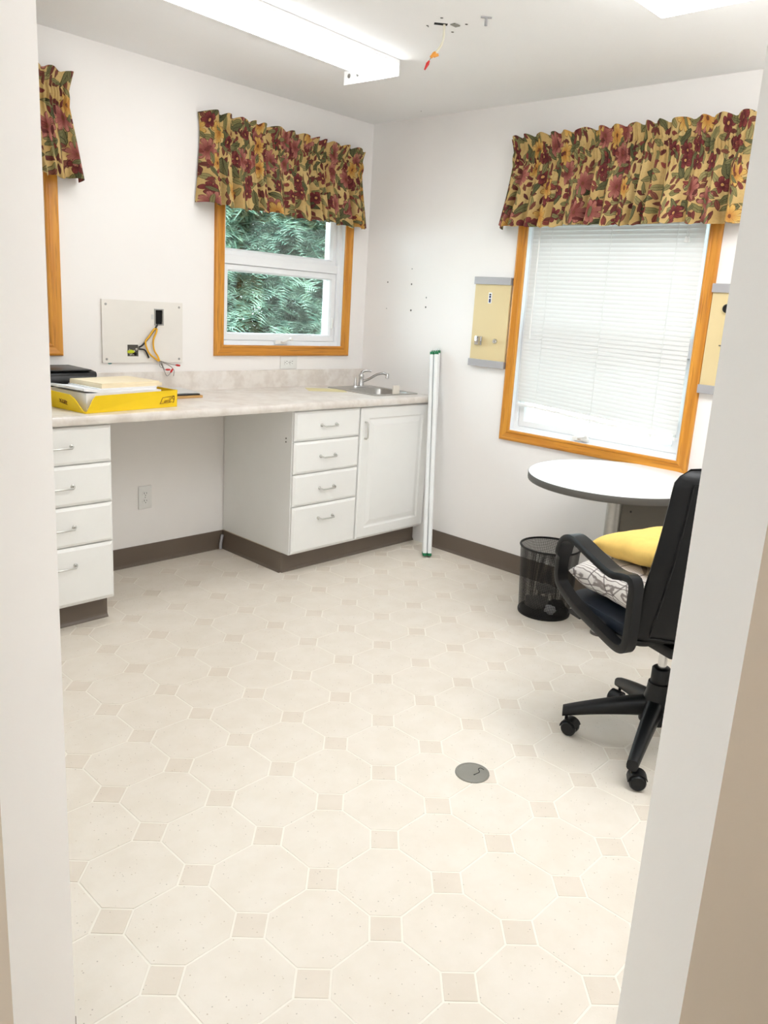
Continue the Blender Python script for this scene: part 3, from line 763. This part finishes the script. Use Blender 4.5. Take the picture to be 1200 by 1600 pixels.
ap = thing('access_panel', 'cream board screwed to the wall with an empty switch box and loose wires', 'panel', (-1.506, 0, 1.198))
X0, X1, Z0, Z1 = -.214, .214, -.149, .148
hx0, hx1, hz0, hz1 = -.088, -.030, -.118, -.062      # ragged hole
bx0, bx1, bz0, bz1 = .062, .100, .040, .108          # switch box
mb = MB(); y0, y1 = -.010, -.0005
for q in ((X0, hx0, Z0, Z1), (hx0, hx1, Z0, hz0), (hx0, hx1, hz1, Z1), (hx1, bx0, Z0, Z1), (bx0, bx1, Z0, bz0), (bx0, bx1, bz1, Z1), (bx1, X1, Z0, Z1)):
    mb.box(q[0], q[1], y0, y1, q[2], q[3])
mb.build('board', 'cream_board', ap)
for x in (X0+.02, X1-.02):
    for z in (Z0+.018, Z1-.022): MB().lathe([(.006, -.0101), (.0055, -.0115), (.002, -.0122)], (x, 0, z), 12, 'y').build('screw', 'grey_metal', ap, 40)
MB().box(hx0, hx1, -.003, -.0006, hz0, hz1).build('hole_backing', 'dark_edge', ap)
for k in range(14):
    rx, rz = random.uniform(hx0+.008, hx1-.006), random.uniform(hz0+.006, hz1-.006)
    MB().lathe([(.002, -.004), (random.uniform(.004, .009), -.006), (.003, -.010)], (rx, 0, rz), 7, 'y').build('plaster_crumb', random.choice(['plaster_grey', 'dark_edge', 'dark_hole']), ap)
MB().tube([(-.088, -.010, -.097), (-.070, -.016, -.094), (-.056, -.014, -.096)], [.006, .009, .005], 8).build('wire_nut', 'lime_nut', ap, 60)
ringframe('switch_box', ap, bx0-.006, bx1+.006, bz0-.006, bz1+.006, .007, -.014, -.002, 'grey_metal', .002)
MB().box(bx0, bx1, -.004, -.001, bz0, bz1).build('box_inside', 'dark_hole', ap)
MB().box(.040, .052, -.0105, -.0098, .062, .086).build('pencil_mark', 'disc_grey', ap)
def cable(name, pts, r, mat, parent=ap, n=6): return MB().tube(bez(pts, n), r, 7).build(name, mat, parent, 60)
cable('cable', [(.072, -.012, .04), (.062, -.016, .025), (.02, -.018, -.028), (-.012, -.018, -.062), (-.03, -.012, -.075)], .004, 'wire_black')
cable('cable', [(.062, -.014, .020), (.045, -.022, .012), (.02, -.024, -.02), (.0, -.024, -.045), (.008, -.024, -.08), (.025, -.024, -.108), (.07, -.026, -.140)], .0042, 'yellow_cable')
cable('cable', [(.068, -.014, .018), (.060, -.022, .0), (.042, -.024, -.04), (.046, -.024, -.085), (.064, -.025, -.115), (.074, -.026, -.140)], .0042, 'yellow_cable')
cable('cable', [(-.03, -.012, -.082), (-.006, -.02, -.085), (.008, -.02, -.10), (.02, -.02, -.125)], .004, 'wire_black')
def lead(pts, nut):
    w_ = cable('lead_wire', pts, .0015, 'grey_cable')
    a, b = Vector(pts[-2]), Vector(pts[-1]); d = (b-a).normalized()
    if nut: MB().tube([b-d*.004, b+d*.006, b+d*.020], [.003, .0055, .004], 8).build('wire_nut', 'red_nut', w_, 60)
lead([(.072, -.026, -.138), (.10, -.03, -.146), (.135, -.034, -.156), (.162, -.036, -.160)], True)
lead([(.072, -.026, -.138), (.086, -.032, -.160), (.096, -.036, -.182), (.104, -.038, -.182)], True)
lead([(.074, -.026, -.138), (.094, -.034, -.185), (.106, -.038, -.212), (.122, -.038, -.205), (.130, -.038, -.194)], True)
lead([(.072, -.026, -.138), (.12, -.034, -.160), (.148, -.036, -.185), (.146, -.036, -.215)], False)
lead([(.072, -.026, -.138), (.074, -.03, -.165), (.088, -.03, -.172), (.086, -.028, -.15), (.076, -.026, -.138)], False)
ch = tag(MB().lathe([(.011, -.0003), (.008, -.002), (.002, -.003)], (0, 0, 0), 7, 'y').build('paint_chip', 'teal_paint'), 'tiny teal chip on the wall under the cream board', 'paint chip')
ch.location = (-1.680, 0, 1.046); ch.scale = (1, 1, .45)

# screw holes in the right wall, ceiling
for i, (y, z, r) in enumerate([(-.382, 1.62, .004), (-.189, 1.539, .0045), (-.385, 1.533, .0055), (-.508, 1.461, .005), (-.508, 1.407, .0055), (-.393, 1.383, .006), (-.191, 1.384, .003)]):
    MB().lathe([(r, -.0002), (r*.8, -.0015), (r*.3, -.002)], (0, y, z), 10, 'x').build('screw_anchor', 'dark_edge' if i % 3 else 'grey_metal', wr)
for x, y, r in [(-1.133, -1.494, .006), (-1.034, -1.531, .006), (-.996, -1.432, .006), (-1.100, -1.395, .005), (-1.05, -1.50, .004), (-.018-.1, -.482, .003), (-1.09, -1.39, .003)]:
    MB().lathe([(r, H-.0002), (r*.8, H-.0012), (r*.3, H-.0016)], (x, y, 0), 10).build('screw_hole', 'dark_edge', ce)
cw = thing('ceiling_wire', 'loose cream cable with orange and red wire nuts hanging from the ceiling', 'wire', (-1.077, -1.459, H))
MB().box(-.038, .012, -.010, .010, -.0012, .0005).build('cut_hole', 'dark_hole', cw).rotation_euler = (0, 0, -.75)
MB().box(.008, .040, -.045, -.022, -.004, -.0002, .001).build('torn_flap', 'grey_plastic', cw)
MB().tube(bez([(0, 0, .01), (.0, -.002, -.05), (-.004, .002, -.09), (-.022, .012, -.125), (-.034, .02, -.140)], 6), .006, 8).xf(Matrix.Scale(.72, 4)).build('cable', 'cream_cable', cw, 60)
MB().tube([(-.030, .018, -.134), (-.036, .022, -.145), (-.050, .035, -.165)], [.004, .011, .007], 10).xf(Matrix.Scale(.72, 4)).build('wire_nut', 'orange_nut', cw, 60)
MB().tube([(-.020, .008, -.148), (-.038, .026, -.156)], [.007, .009], 10).xf(Matrix.Scale(.72, 4)).build('wire_nut', 'orange_nut', cw, 60)
MB().tube([(-.046, .034, -.16), (-.055, .042, -.185)], .002, 6).xf(Matrix.Scale(.72, 4)).build('lead_wire', 'grey_cable', cw)
MB().tube([(-.053, .040, -.180), (-.058, .046, -.195), (-.068, .056, -.225)], [.004, .009, .004], 10).xf(Matrix.Scale(.72, 4)).build('wire_nut', 'red_nut', cw, 60)
hk = thing('ceiling_clip', 'small grey metal T shaped clip on the ceiling', 'clip', (-1.055, -1.640, H))
MB().box(-.004, .004, -.004, .004, -.030, 0, .001).build('stem', 'rail_grey', hk)
MB().box(-.020, .020, -.005, .005, -.004, 0, .001).build('flange', 'rail_grey', hk).rotation_euler = (0, 0, -.8)

# beige wall boxes beside the right window (local: x right, -y into room)
def wall_box_unit(label, yc, w, zc):
    root = thing('wall_box', label, 'wall box', (0, yc, zc), -PI/2, group='beige wall boxes flanking the window')
    MB().box(-w/2, w/2, -.020, -.0005, -.205, .205, .002).build('body', 'beige_panel', root)
    for a, b in ((.200, .238), (-.238, -.200)):
        MB().box(-w/2-.003, w/2+.003, -.030, -.0005, a, b, .002).build('end_rail', 'rail_grey', root)
    return root
w1 = wall_box_unit('beige metal wall box with a square hook and a small lock', -.9965, .236, 1.348)
st = MB().box(-.011, .011, -.0208, -.0199, -.028, .028, .0003).build('sticker', 'paper_white', w1); st.location = (-.012, 0, .130)
for z, hh, m in ((.018, .004, 'wire_black'), (.006, .006, 'blue_ink'), (-.014, .010, 'blue_ink')):
    k = MB().box(-.006, .006, -.0213, -.0206, z-hh, z+hh).build('sticker_print', m, st)
MB().box(-.024, .024, -.027, -.0195, -.024, .024, .002).box(-.004, .020, -.05, -.026, -.022, .022, .003).build('hook', 'chrome', w1, 30).location = (-.065, 0, -.100)
MB().lathe([(.014, -.019), (.014, -.028), (.011, -.032), (.004, -.032), (.004, -.029)], (.048, 0, -.096), 18, 'y').build('lock', 'chrome', w1, 40)
w2 = wall_box_unit('beige metal wall box with a round black dial and a slot', -2.3055, .225, 1.352)
MB().lathe([(.026, -.0195), (.026, -.026), (.022, -.028)], (-.036, 0, .134), 24, 'y').build('dial_collar', 'beige_panel', w2, 40)
MB().lathe([(.019, -.027), (.019, -.034), (.014, -.036), (.010, -.030)], (-.036, 0, .134), 24, 'y').build('dial', 'wire_black', w2, 40)
MB().box(-.050, -.012, -.024, -.0195, -.022, .095, .001).build('slot_cover', 'beige_panel', w2)
MB().box(-.050, -.022, -.0255, -.0235, -.027, -.022).build('slot', 'dark_edge', w2)

# ------------------------------------------------------------------ ceiling lights
ls = thing('strip_light', 'white fluorescent strip fixture glowing on the ceiling', 'ceiling light', (-.857, -.845, H), PI+math.radians(2.6))
# local +x runs away from the end plate towards the entry, local -y is the window side
LL = 1.24; hwid = .165
prof = [(-hwid, 0), (hwid, 0), (hwid, -.016), (-.05, -.016), (-hwid, -.008)]
MB().prism(prof, lambda p, k: Vector((LL if k else 0, p[0], p[1]-.0005))).build('housing', 'white_metal', ls)
for x in (-.003, LL):
    ep = MB().box(x, x+.003, -hwid-.002, hwid+.002, -.066, -.001).build('end_plate', 'white_metal', ls)
    if x < 0:
        for yy in (-.135, -.08):
            MB().lathe([(.010, .0002), (.009, .0015), (.004, .002)], (0, yy, -.030), 12, 'x').build('knockout', 'grey_metal', ep)
n = 18; pts = []
for k in range(n+1):
    a = PI*k/n; pts.append((.066-.098*math.cos(a), -.016-.048*math.sin(a)**.5))
pts += [(.164, -.012), (-.032, -.012)]
MB().prism(pts, lambda p, k: Vector((LL-.002 if k else .002, p[0], p[1]))).build('lens', 'lamp_lens', ls, 60)
PD = .09
cp = thing('panel_light', 'square edged glowing ceiling light panel above the table', 'ceiling light', (-.962-.305, -2.280-.61, H))
MB().box(-.305, .305, -.61, .61, -PD, -.014, .006).build('lens', 'panel_lens', cp, 40)
MB().box(-.300, .300, -.605, .605, -.014, -.0005).build('frame', 'white_metal', cp)

# ------------------------------------------------------------------ fluorescent tubes leaning in the corner
def ftube(b, t, label):
    b, t = Vector(b), Vector(t); d = t-b; ln = d.length
    root = thing('fluorescent_tube', label, 'tube lamp', b, group='spare tubes leaning on the wall')
    root.rotation_euler = d.to_track_quat('Z', 'Y').to_euler()
    r = .0128
    MB().lathe([(r, .02), (r, ln-.02)], (0, 0, 0), 14).build('glass_tube', 'tube_glass', root, 60)
    for z in (.007, ln-.024):
        MB().lathe([(r*.98, z), (r*1.02, z+.002), (r*1.02, z+.015), (r*.98, z+.017)], (0, 0, 0), 14).build('end_cap', 'green_cap', root, 50)
    for z in (0, ln-.007):
        for s in (-.006, .006): MB().lathe([(.0012, z), (.0012, z+.008)], (s, 0, 0), 6).build('pin', 'grey_metal', root)
for b, t, lb in [((-.205, -.815, .002), (-.040, -.617, 1.166), 'green capped tube leaning in front, closer to the sink cabinet door'),
                 ((-.184, -.833, .002), (-.040, -.650, 1.170), 'green capped tube leaning in front, further from the sink cabinet door'),
                 ((-.187, -.794, .002), (-.0135, -.607, 1.172), 'green capped tube against the wall, closer to the sink cabinet door'),
                 ((-.166, -.812, .002), (-.0135, -.640, 1.176), 'green capped tube against the wall, further from the sink cabinet door')]:
    ftube(b, t, lb)

# cable stub in the knee space corner
tag(MB().tube(bez([(-1.062, -.030, .004), (-1.060, -.026, .03), (-1.050, -.020, .06), (-1.042, -.016, .082)], 5), .009, 8).build('cable_stub', 'rail_grey', None, 60),
    'short grey cable stub standing in the corner under the counter', 'cable')

# ------------------------------------------------------------------ floor outlet cover
fo = thing('floor_outlet', 'round grey outlet cover set in the floor', 'outlet cover', (-1.712, -2.355, .0002))
MB().lathe([(.054, 0), (.0535, .003), (.049, .005), (.046, .0045), (.046, .002)], (0, 0, 0), 40).build('rim', 'grey_plastic', fo, 30)
MB().lathe([(.0455, .001), (.0455, .0042), (.044, .0048)], (0, 0, 0), 40).build('lid', 'grey_plastic', fo, 30)
MB().tube(bez([(-.008, -.014, .0047), (.004, -.016, .0047), (.016, -.016, .0047), (.026, -.004, .0047), (.036, -.006, .0047), (.036, -.018, .0047)], 5), .0013, 5).build('finger_slot', 'dark_hole', fo)
MB().lathe([(.003, .0047), (.002, .0054)], (-.008, -.014, 0), 8).build('finger_slot', 'dark_hole', fo)

# ------------------------------------------------------------------ round table
TC = (-.405, -2.05); TZ = .742
tb = thing('round_table', 'round white table with dark rim on a steel column by the window', 'table', (TC[0], TC[1], 0))
RX, RY = .403, .375
def ell(k, z): return [Vector((RX*k*math.cos(2*PI*i/72), RY*k*math.sin(2*PI*i/72), z)) for i in range(72)]
MB().loft([ell(.985, TZ-.002), ell(.997, TZ-.002), ell(.992, TZ)]).build('top', 'table_white', tb, 30)
MB().loft([ell(.98, TZ-.032), ell(1, TZ-.031), ell(1.002, TZ-.028), ell(1.002, TZ-.004), ell(.998, TZ-.002), ell(.98, TZ-.002)]).build('rim', 'dark_edge', tb, 40)
MB().lathe([(.056, TZ+.0001), (.055, TZ+.0012), (.053, TZ+.0015)], (.02, .01, 0), 32).build('cap_disc', 'disc_grey', tb, 30)
MB().lathe([(.036, .012), (.036, TZ-.05)], (.02, 0, 0), 28).build('column', 'brushed_steel', tb, 60)
MB().lathe([(.040, .0005), (.040, .008), (.036, .012)], (.02, 0, 0), 28).build('foot', 'dark_edge', tb, 40)
MB().lathe([(.09, TZ-.050), (.09, TZ-.032)], (.02, 0, 0), 28).build('mount_plate', 'dark_edge', tb, 40)
mp = MB().box(.012, .028, -.36, -.036, .30, TZ-.033, .001).build('modesty_panel', 'panel_grey', tb)
for y, z in ((-.20, .50), (-.08, .60)): MB().lathe([(.005, .0115), (.003, .010)], (0, y, z), 10, 'x').build('screw', 'wire_black', mp)

# ------------------------------------------------------------------ wastebasket
BC = (-.362, -1.733)
wbk = thing('wastebasket', 'black wire mesh wastebasket with rubbish inside', 'wastebasket', (BC[0], BC[1], 0))
r0, r1, hb = .122, .142, .335
rad = lambda z: r0+(r1-r0)*z/hb
mb = MB(); nv_, nr_ = 190, 74; wv = .0009
vs = []
for i in range(nv_):
    a = 2*PI*i/nv_; da = wv/r1
    q = [mb.bm.verts.new((rad(z)*math.cos(a+s*da), rad(z)*math.sin(a+s*da), z)) for z in (.01, hb-.004) for s in (-1, 1)]
    mb.bm.faces.new((q[0], q[1], q[3], q[2]))
for j in range(nr_):
    z = .012+(hb-.02)*j/(nr_-1); lo = [mb.bm.verts.new(((rad(z)+.0004)*math.cos(2*PI*k/56), (rad(z)+.0004)*math.sin(2*PI*k/56), z-wv)) for k in range(56)]
    hi = [mb.bm.verts.new(((rad(z)+.0004)*math.cos(2*PI*k/56), (rad(z)+.0004)*math.sin(2*PI*k/56), z+wv)) for k in range(56)]
    for k in range(56): mb.bm.faces.new((lo[k], lo[(k+1) % 56], hi[(k+1) % 56], hi[k]))
ms = mb.build('mesh_wall', 'basket_wire', wbk, fixn=False); ms['kind'] = 'stuff'
ringp = lambda r, z: [(r*math.cos(2*PI*k/48), r*math.sin(2*PI*k/48), z) for k in range(48)]
MB().tube(ringp(r1, hb), .0055, 8, closed=True).build('rim', 'basket_wire', wbk, 60)
MB().lathe([(r0+.004, .0005), (r0+.005, .008), (r0+.004, .014), (r0-.002, .014), (r0-.006, .004)], (0, 0, 0), 48).build('base', 'basket_wire', wbk, 40)
def crumple(name, mat, label, cat, loc, s, seed, group):
    bm = bmesh.new(); bmesh.ops.create_icosphere(bm, subdivisions=3, radius=1)
    for v in bm.verts:
        q = v.co.copy(); k = 1+.45*noise.noise(q*1.7+Vector((seed, 0, 0)))+.25*abs(noise.noise(q*4.1+Vector((0, seed, 0))))
        v.co = Vector((q.x*k*s[0], q.y*k*s[1], q.z*k*s[2]))
    mb = MB(); mb.bm.free(); mb.bm = bm
    o = tag(mb.build(name, mat), label, cat, group); zmin = min(v.co.z for v in o.data.vertices)
    o.location = (loc[0], loc[1], loc[2]-zmin); return o
crumple('crumpled_bag', 'waste_grey', 'wide grey crumpled bag at the bottom of the wastebasket', 'rubbish', (BC[0]-.035, BC[1]+.02, .016), (.052, .052, .030), 2, 'rubbish in the wastebasket')
crumple('crumpled_bag', 'waste_grey', 'grey crumpled paper on top in the wastebasket', 'rubbish', (BC[0]+.006, BC[1]+.010, .092), (.036, .040, .020), 5, 'rubbish in the wastebasket')
crumple('crumpled_bag', 'waste_dark', 'black crumpled wrapper low in the wastebasket', 'rubbish', (BC[0]+.035, BC[1]-.048, .016), (.036, .036, .024), 9, 'rubbish in the wastebasket')
crumple('crumpled_bag', 'paper_white', 'small white crumpled paper beside the black wrapper', 'rubbish', (BC[0]-.042, BC[1]-.062, .016), (.026, .026, .020), 13, 'rubbish in the wastebasket')
cdl = MB()
for k in range(4):
    rr_ = .045+.008*k
    cdl.tube([(-.150+rr_*.9*math.cos(a), -1.83+rr_*.7*math.sin(a), .004+.004*k) for a in [2*PI*i/20 for i in range(20)]], .0028, 6, closed=True)
cdl.tube(bez([(-.095, -1.83, .006), (-.06, -1.87, .004), (-.02, -1.9, .004), (-.016, -2.0, .004)], 6), .0028, 6)
tag(cdl.build('coiled_cord', 'grey_cable', None, 60), 'thin grey cord coiled on the floor behind the wastebasket', 'cord')

# ------------------------------------------------------------------ office chair (local: +x forward, +y to its left)
HC = math.radians(67); CC = (-1.113, -2.660)
ch = thing('office_chair', 'black leather office chair with loop armrests pulled up to the round table', 'chair', (CC[0], CC[1], 0), HC)
def caster(parent, ang, r, sw):
    base = Matrix.Rotation(ang, 4, 'Z')@Matrix.Translation((r, 0, 0))@Matrix.Rotation(sw, 4, 'Z')
    cs = MB().lathe([(.0055, .030), (.0055, .085)], (0, 0, 0), 8).xf(base).build('caster', 'chair_plastic', parent, 50)
    for s in (-1, 1):
        mb = MB().lathe([(.006, s*.004), (.024, s*.005), (.0265, s*.010), (.0265, s*.020), (.022, s*.027), (.008, s*.029)], (.018, 0, .0268), 22, 'y')
        mb.xf(base).build('wheel', 'chair_plastic', cs, 40)
    mb = MB(); n = 10
    arc = [(.018+.031*math.cos(a), .0268+.031*math.sin(a)) for a in [math.radians(20+k*160/n) for k in range(n+1)]]
    arc2 = [(.018+.028*math.cos(a), .0268+.028*math.sin(a)) for a in [math.radians(20+k*160/n) for k in range(n+1)]][::-1]
    mb.prism(arc+arc2, lambda p, k: Vector((p[0], .021 if k else -.021, p[1]))).xf(base).build('hood', 'chair_plastic', cs, 30)
    return cs
for k in range(5):
    a = math.radians(50+72*k)-HC
    rings = []
    for t in [i/8 for i in range(9)]:
        r = .020+.285*t; zc = .150-.050*t-.020*t*t; hw_, hh = .030-.012*t, .036-.018*t
        rings.append([Matrix.Rotation(a, 3, 'Z')@Vector((r, hw_*math.copysign(abs(math.cos(b))**.6, math.cos(b)), zc+hh*math.copysign(abs(math.sin(b))**.7, math.sin(b)))) for b in [2*PI*i/14 for i in range(14)]])
    lg = MB().loft(rings).build('leg', 'chair_plastic', ch, 50)
    caster(lg, a, .290, [2.2, 2.7, 1.9, .8, 2.9][k])
MB().lathe([(.052, .095), (.054, .12), (.050, .16), (.040, .20), (.037, .235)], (0, 0, 0), 28).build('hub', 'chair_plastic', ch, 50)
MB().lathe([(.030, .23), (.031, .236), (.031, .285), (.026, .29)], (0, 0, 0), 24).build('lift_sleeve', 'chair_plastic', ch, 50)
MB().lathe([(.0145, .28), (.0145, .40)], (0, 0, 0), 20).build('gas_lift', 'chrome', ch, 60)
MB().box(-.13, .15, -.10, .10, .385, .425, .010).build('seat_mechanism', 'chair_plastic', ch, 40)
def sq(x0, x1, y0, y1, z, r, n=6): return rr(x0, x1, y0, y1, r, z, n)
MB().loft([sq(-.09, .25, -.215, .215, .424, .06), sq(-.10, .265, -.225, .225, .436, .07), sq(-.10, .265, -.225, .225, .444, .07)]).build('seat_pan', 'chair_plastic', ch, 40)
mb = MB(); mb.loft([sq(-.095, .262, -.222, .222, .4445, .07), sq(-.10, .272, -.232, .232, .462, .08), sq(-.098, .268, -.228, .228, .484, .08), sq(-.075, .24, -.20, .20, .494, .08), sq(-.03, .18, -.13, .13, .497, .07)])
mb.build('seat_cushion', 'seat_fabric', ch, 60)
# backrest: cross sections swept up the recline
def back_fwd(t): return -.105-.095*t-.015*math.sin(PI*t)
ZB0, ZB1 = .425, 1.005
def backpt(t, u, side):     # u -1..1 across, side -1 rear, +1 front
    wdt = .236-.022*t-.05*max(0, (t-.92)/.08)**2.2-.075*max(0, (.10-t)/.10)**2
    th = .040*(1-abs(u)**3.5)**.5*(1-.35*t)*min(1, (max(0, 1-t)/.05)**.5 if t > .95 else 1)*min(1, (max(0, t)/.04)**.5 if t < .04 else 1)
    x = back_fwd(t)+.040*u*u+side*th+(0 if side > 0 else -.006*math.cos(2.6*u))
    return Vector((x, u*wdt, ZB0+(ZB1-ZB0)*t))
mb = MB(); nu, nv = 18, 30
us = [-math.cos(PI*i/nu) for i in range(nu+1)]
rings = []
for j in range(nv+1):
    t = j/nv; rings.append([backpt(t, u, 1) for u in us]+[backpt(t, u, -1) for u in us[::-1][1:-1]])
mb.loft(rings); bkr = mb.build('backrest', 'chair_leather', ch, 70)
seam = []
for i in range(40): t = .07+.86*i/39; seam.append(backpt(t, .80, -1)+Vector((-.001, 0, 0)))
for i in range(1, 12): u = .80-1.60*i/12; seam.append(backpt(.93+.03*math.sin(PI*i/12), u, -1)+Vector((-.001, 0, 0)))
for i in range(40): t = .93-.86*i/39; seam.append(backpt(t, -.80, -1)+Vector((-.001, 0, 0)))
for i in range(1, 12): u = -.80+1.60*i/12; seam.append(backpt(.07-.03*math.sin(PI*i/12), u, -1)+Vector((-.001, 0, 0)))
MB().tube(seam, .0035, 6, closed=True).build('seam', 'chair_leather', bkr, 60)
MB().box(-.20, -.10, -.04, .04, .395, .425, .006).build('back_bracket', 'chair_plastic', ch, 40)
def armloop(s):
    ctrl = [(-.105, .655), (-.02, .650), (.08, .672), (.16, .694), (.205, .698), (.240, .680), (.258, .640), (.262, .58), (.258, .545), (.235, .515),
            (.15, .478), (.04, .452), (-.04, .434), (-.085, .430), (-.112, .445), (-.118, .49), (-.116, .58)]
    P = ctrl; n = len(P); path = []
    for i in range(n):
        a, b, c, d = [Vector((*P[(i+k-1) % n], 0)) for k in range(4)]
        for k in range(5):
            t = k/5; path.append(.5*((2*b)+(c-a)*t+(2*a-5*b+4*c-d)*t*t+(3*b-a-3*c+d)*t**3))
    rings = []; N = len(path)
    cen = Vector((.08, .56, 0))
    for i, p in enumerate(path):
        d = (path[(i+1) % N]-path[i-1]).normalized(); nn = Vector((-d.y, d.x, 0))
        if nn.dot(p-cen) < 0: nn = -nn
        top = p.y > .62; hw_ = .030 if top else .020
        if p.x < -.05 and top: hw_ = .022
        th = .011 if top else .013
        sec = [(-hw_, -th), (hw_, -th), (hw_*1.05, 0), (hw_*.85, th), (-hw_*.85, th), (-hw_*1.05, 0)]
        rings.append([Vector((p.x+nn.x*b, s*.262+a, p.y+nn.y*b)) for a, b in sec])
    ar = MB().loopring(rings).build('armrest', 'chair_plastic', ch, 50)
    for x, z in ((.17, .492), (.03, .455)):
        MB().lathe([(.008, s*.262+s*.0195), (.006, s*.262+s*.0215)], (x, 0, z), 10, 'y').build('bolt', 'wire_black', ar)
    for x, z in ((.17, .47), (.02, .443)):
        MB().box(x-.03, x+.03, min(s*.20, s*.255), max(s*.20, s*.255), .432, .446).build('arm_bracket', 'chair_plastic', ch)
armloop(1); armloop(-1)

# cushions on the chair
def cushion(name, mat, label, w_, d_, h_, loc, rot, puff=1.0, seed=1):
    mb = MB(); n = 30
    def top(u, v, s):
        x, y = math.sin((u-.5)*PI), math.sin((v-.5)*PI)
        k = max(0, (1-abs(x)**5)*(1-abs(y)**5))**.5
        pin = 1-.06*(abs(x)**2*(1-abs(y)**2)+abs(y)**2*(1-abs(x)**2))*1.0
        z = s*h_/2*k*(1+.10*noise.noise(Vector((x*1.5, y*1.5, seed))))+.006*noise.noise(Vector((x*3, y*3, seed+5)))
        return Vector((x*w_/2*pin, y*d_/2*pin, z))
    mb.grid(n, n, lambda u, v: top(u, v, 1)); mb.grid(n, n, lambda u, v: top(u, v, -1))
    bmesh.ops.remove_doubles(mb.bm, verts=mb.bm.verts, dist=.0008)
    o = tag(mb.build(name, mat, None, 70), label, 'cushion')
    R = Matrix.Rotation(HC, 4, 'Z'); o.matrix_world = Matrix.Translation((CC[0], CC[1], 0))@R@Matrix.Translation(loc)@rot
    return o
cushion('cushion', 'line_print', 'white cushion with thin brown line print on the chair seat', .35, .44, .125, (.085, .010, .564), Matrix.Rotation(0.02, 4, 'Y'))
cushion('cushion', 'yellow_cushion', 'plain yellow cushion on top of the printed cushion', .34, .38, .095, (.080, -.030, .679), Matrix.Rotation(.08, 4, 'Y')@Matrix.Rotation(.12, 4, 'Z'), seed=4)

# ------------------------------------------------------------------ outside
gr = slab('ground', [(9, -9), (9, 12), (-9, 12), (-9, WT+.02), (WT+.02, WT+.02), (WT+.02, -9)], -.45, -.35, 'lawn')
tag(gr, 'green lawn outside the windows', 'lawn', kind='structure')
TP = Vector((1.25, 2.55, -.35))
sp = thing('spruce_tree', 'blue green spruce tree growing close outside the window', 'tree', TP)
MB().lathe([(.14, 0), (.11, .8), (.09, 2), (.05, 4), (.01, 5.4)], (0, 0, 0), 12).build('trunk', 'bark', sp, 60)
rnd = random.Random(5); verts = []; faces = []
def spray(p, d, ln, wd):
    d = d.normalized(); side = d.cross(Vector((0, 0, 1)));
    if side.length < .1: side = Vector((1, 0, 0))
    side.normalize(); nrm = side.cross(d)
    tl = rnd.uniform(-.6, .6); side, nrm = side*math.cos(tl)+nrm*math.sin(tl), nrm*math.cos(tl)-side*math.sin(tl)
    n = 7
    for k in range(n):
        t = (k+.5)/n; c = p+d*ln*t+Vector((0, 0, -.25*ln*t*t))
        for s in (-1, 1):
            L = wd*(1-.75*t)*rnd.uniform(.8, 1.2); tip = c+side*s*L+d*L*.9+nrm*rnd.uniform(-.2, .35)*L
            b = d*.012*(1.5-t); i0 = len(verts)
            verts.extend([c-b, c+b, tip]); faces.append((i0, i0+1, i0+2))
    i0 = len(verts); e = p+d*ln+Vector((0, 0, -.25*ln)); verts.extend([p-nrm*.006, p+nrm*.006, e]); faces.append((i0, i0+1, i0+2))
for wz in [k*.115 for k in range(2, 40)]:
    R = 1.75*(1-wz/5.2)+.12
    nb = 24
    for b in range(nb):
        az = 2*PI*(b+rnd.random()*.8)/nb; out = Vector((math.cos(az), math.sin(az), 0))
        for k in range(9):
            t = .25+.75*k/8; p = out*R*t+Vector((0, 0, wz+.12*t-.42*t*t+rnd.uniform(-.03, .03)))
            tang = Vector((-out.y, out.x, 0))
            for s in (-1, 1):
                spray(p, out*.8+tang*s*rnd.uniform(.3, .9)+Vector((0, 0, rnd.uniform(-.4, .05))), .30*(1.1-.5*t)*rnd.uniform(.8, 1.3), .10)
            spray(p, out+Vector((0, 0, -.25)), .28, .09)
me = bpy.data.meshes.new('foliage'); me.from_pydata([tuple(v) for v in verts], [], faces); me.materials.append(MATS['spruce_needles'])
fo_ = bpy.data.objects.new('foliage', me); COL.objects.link(fo_); fo_.parent = sp; fo_['kind'] = 'stuff'
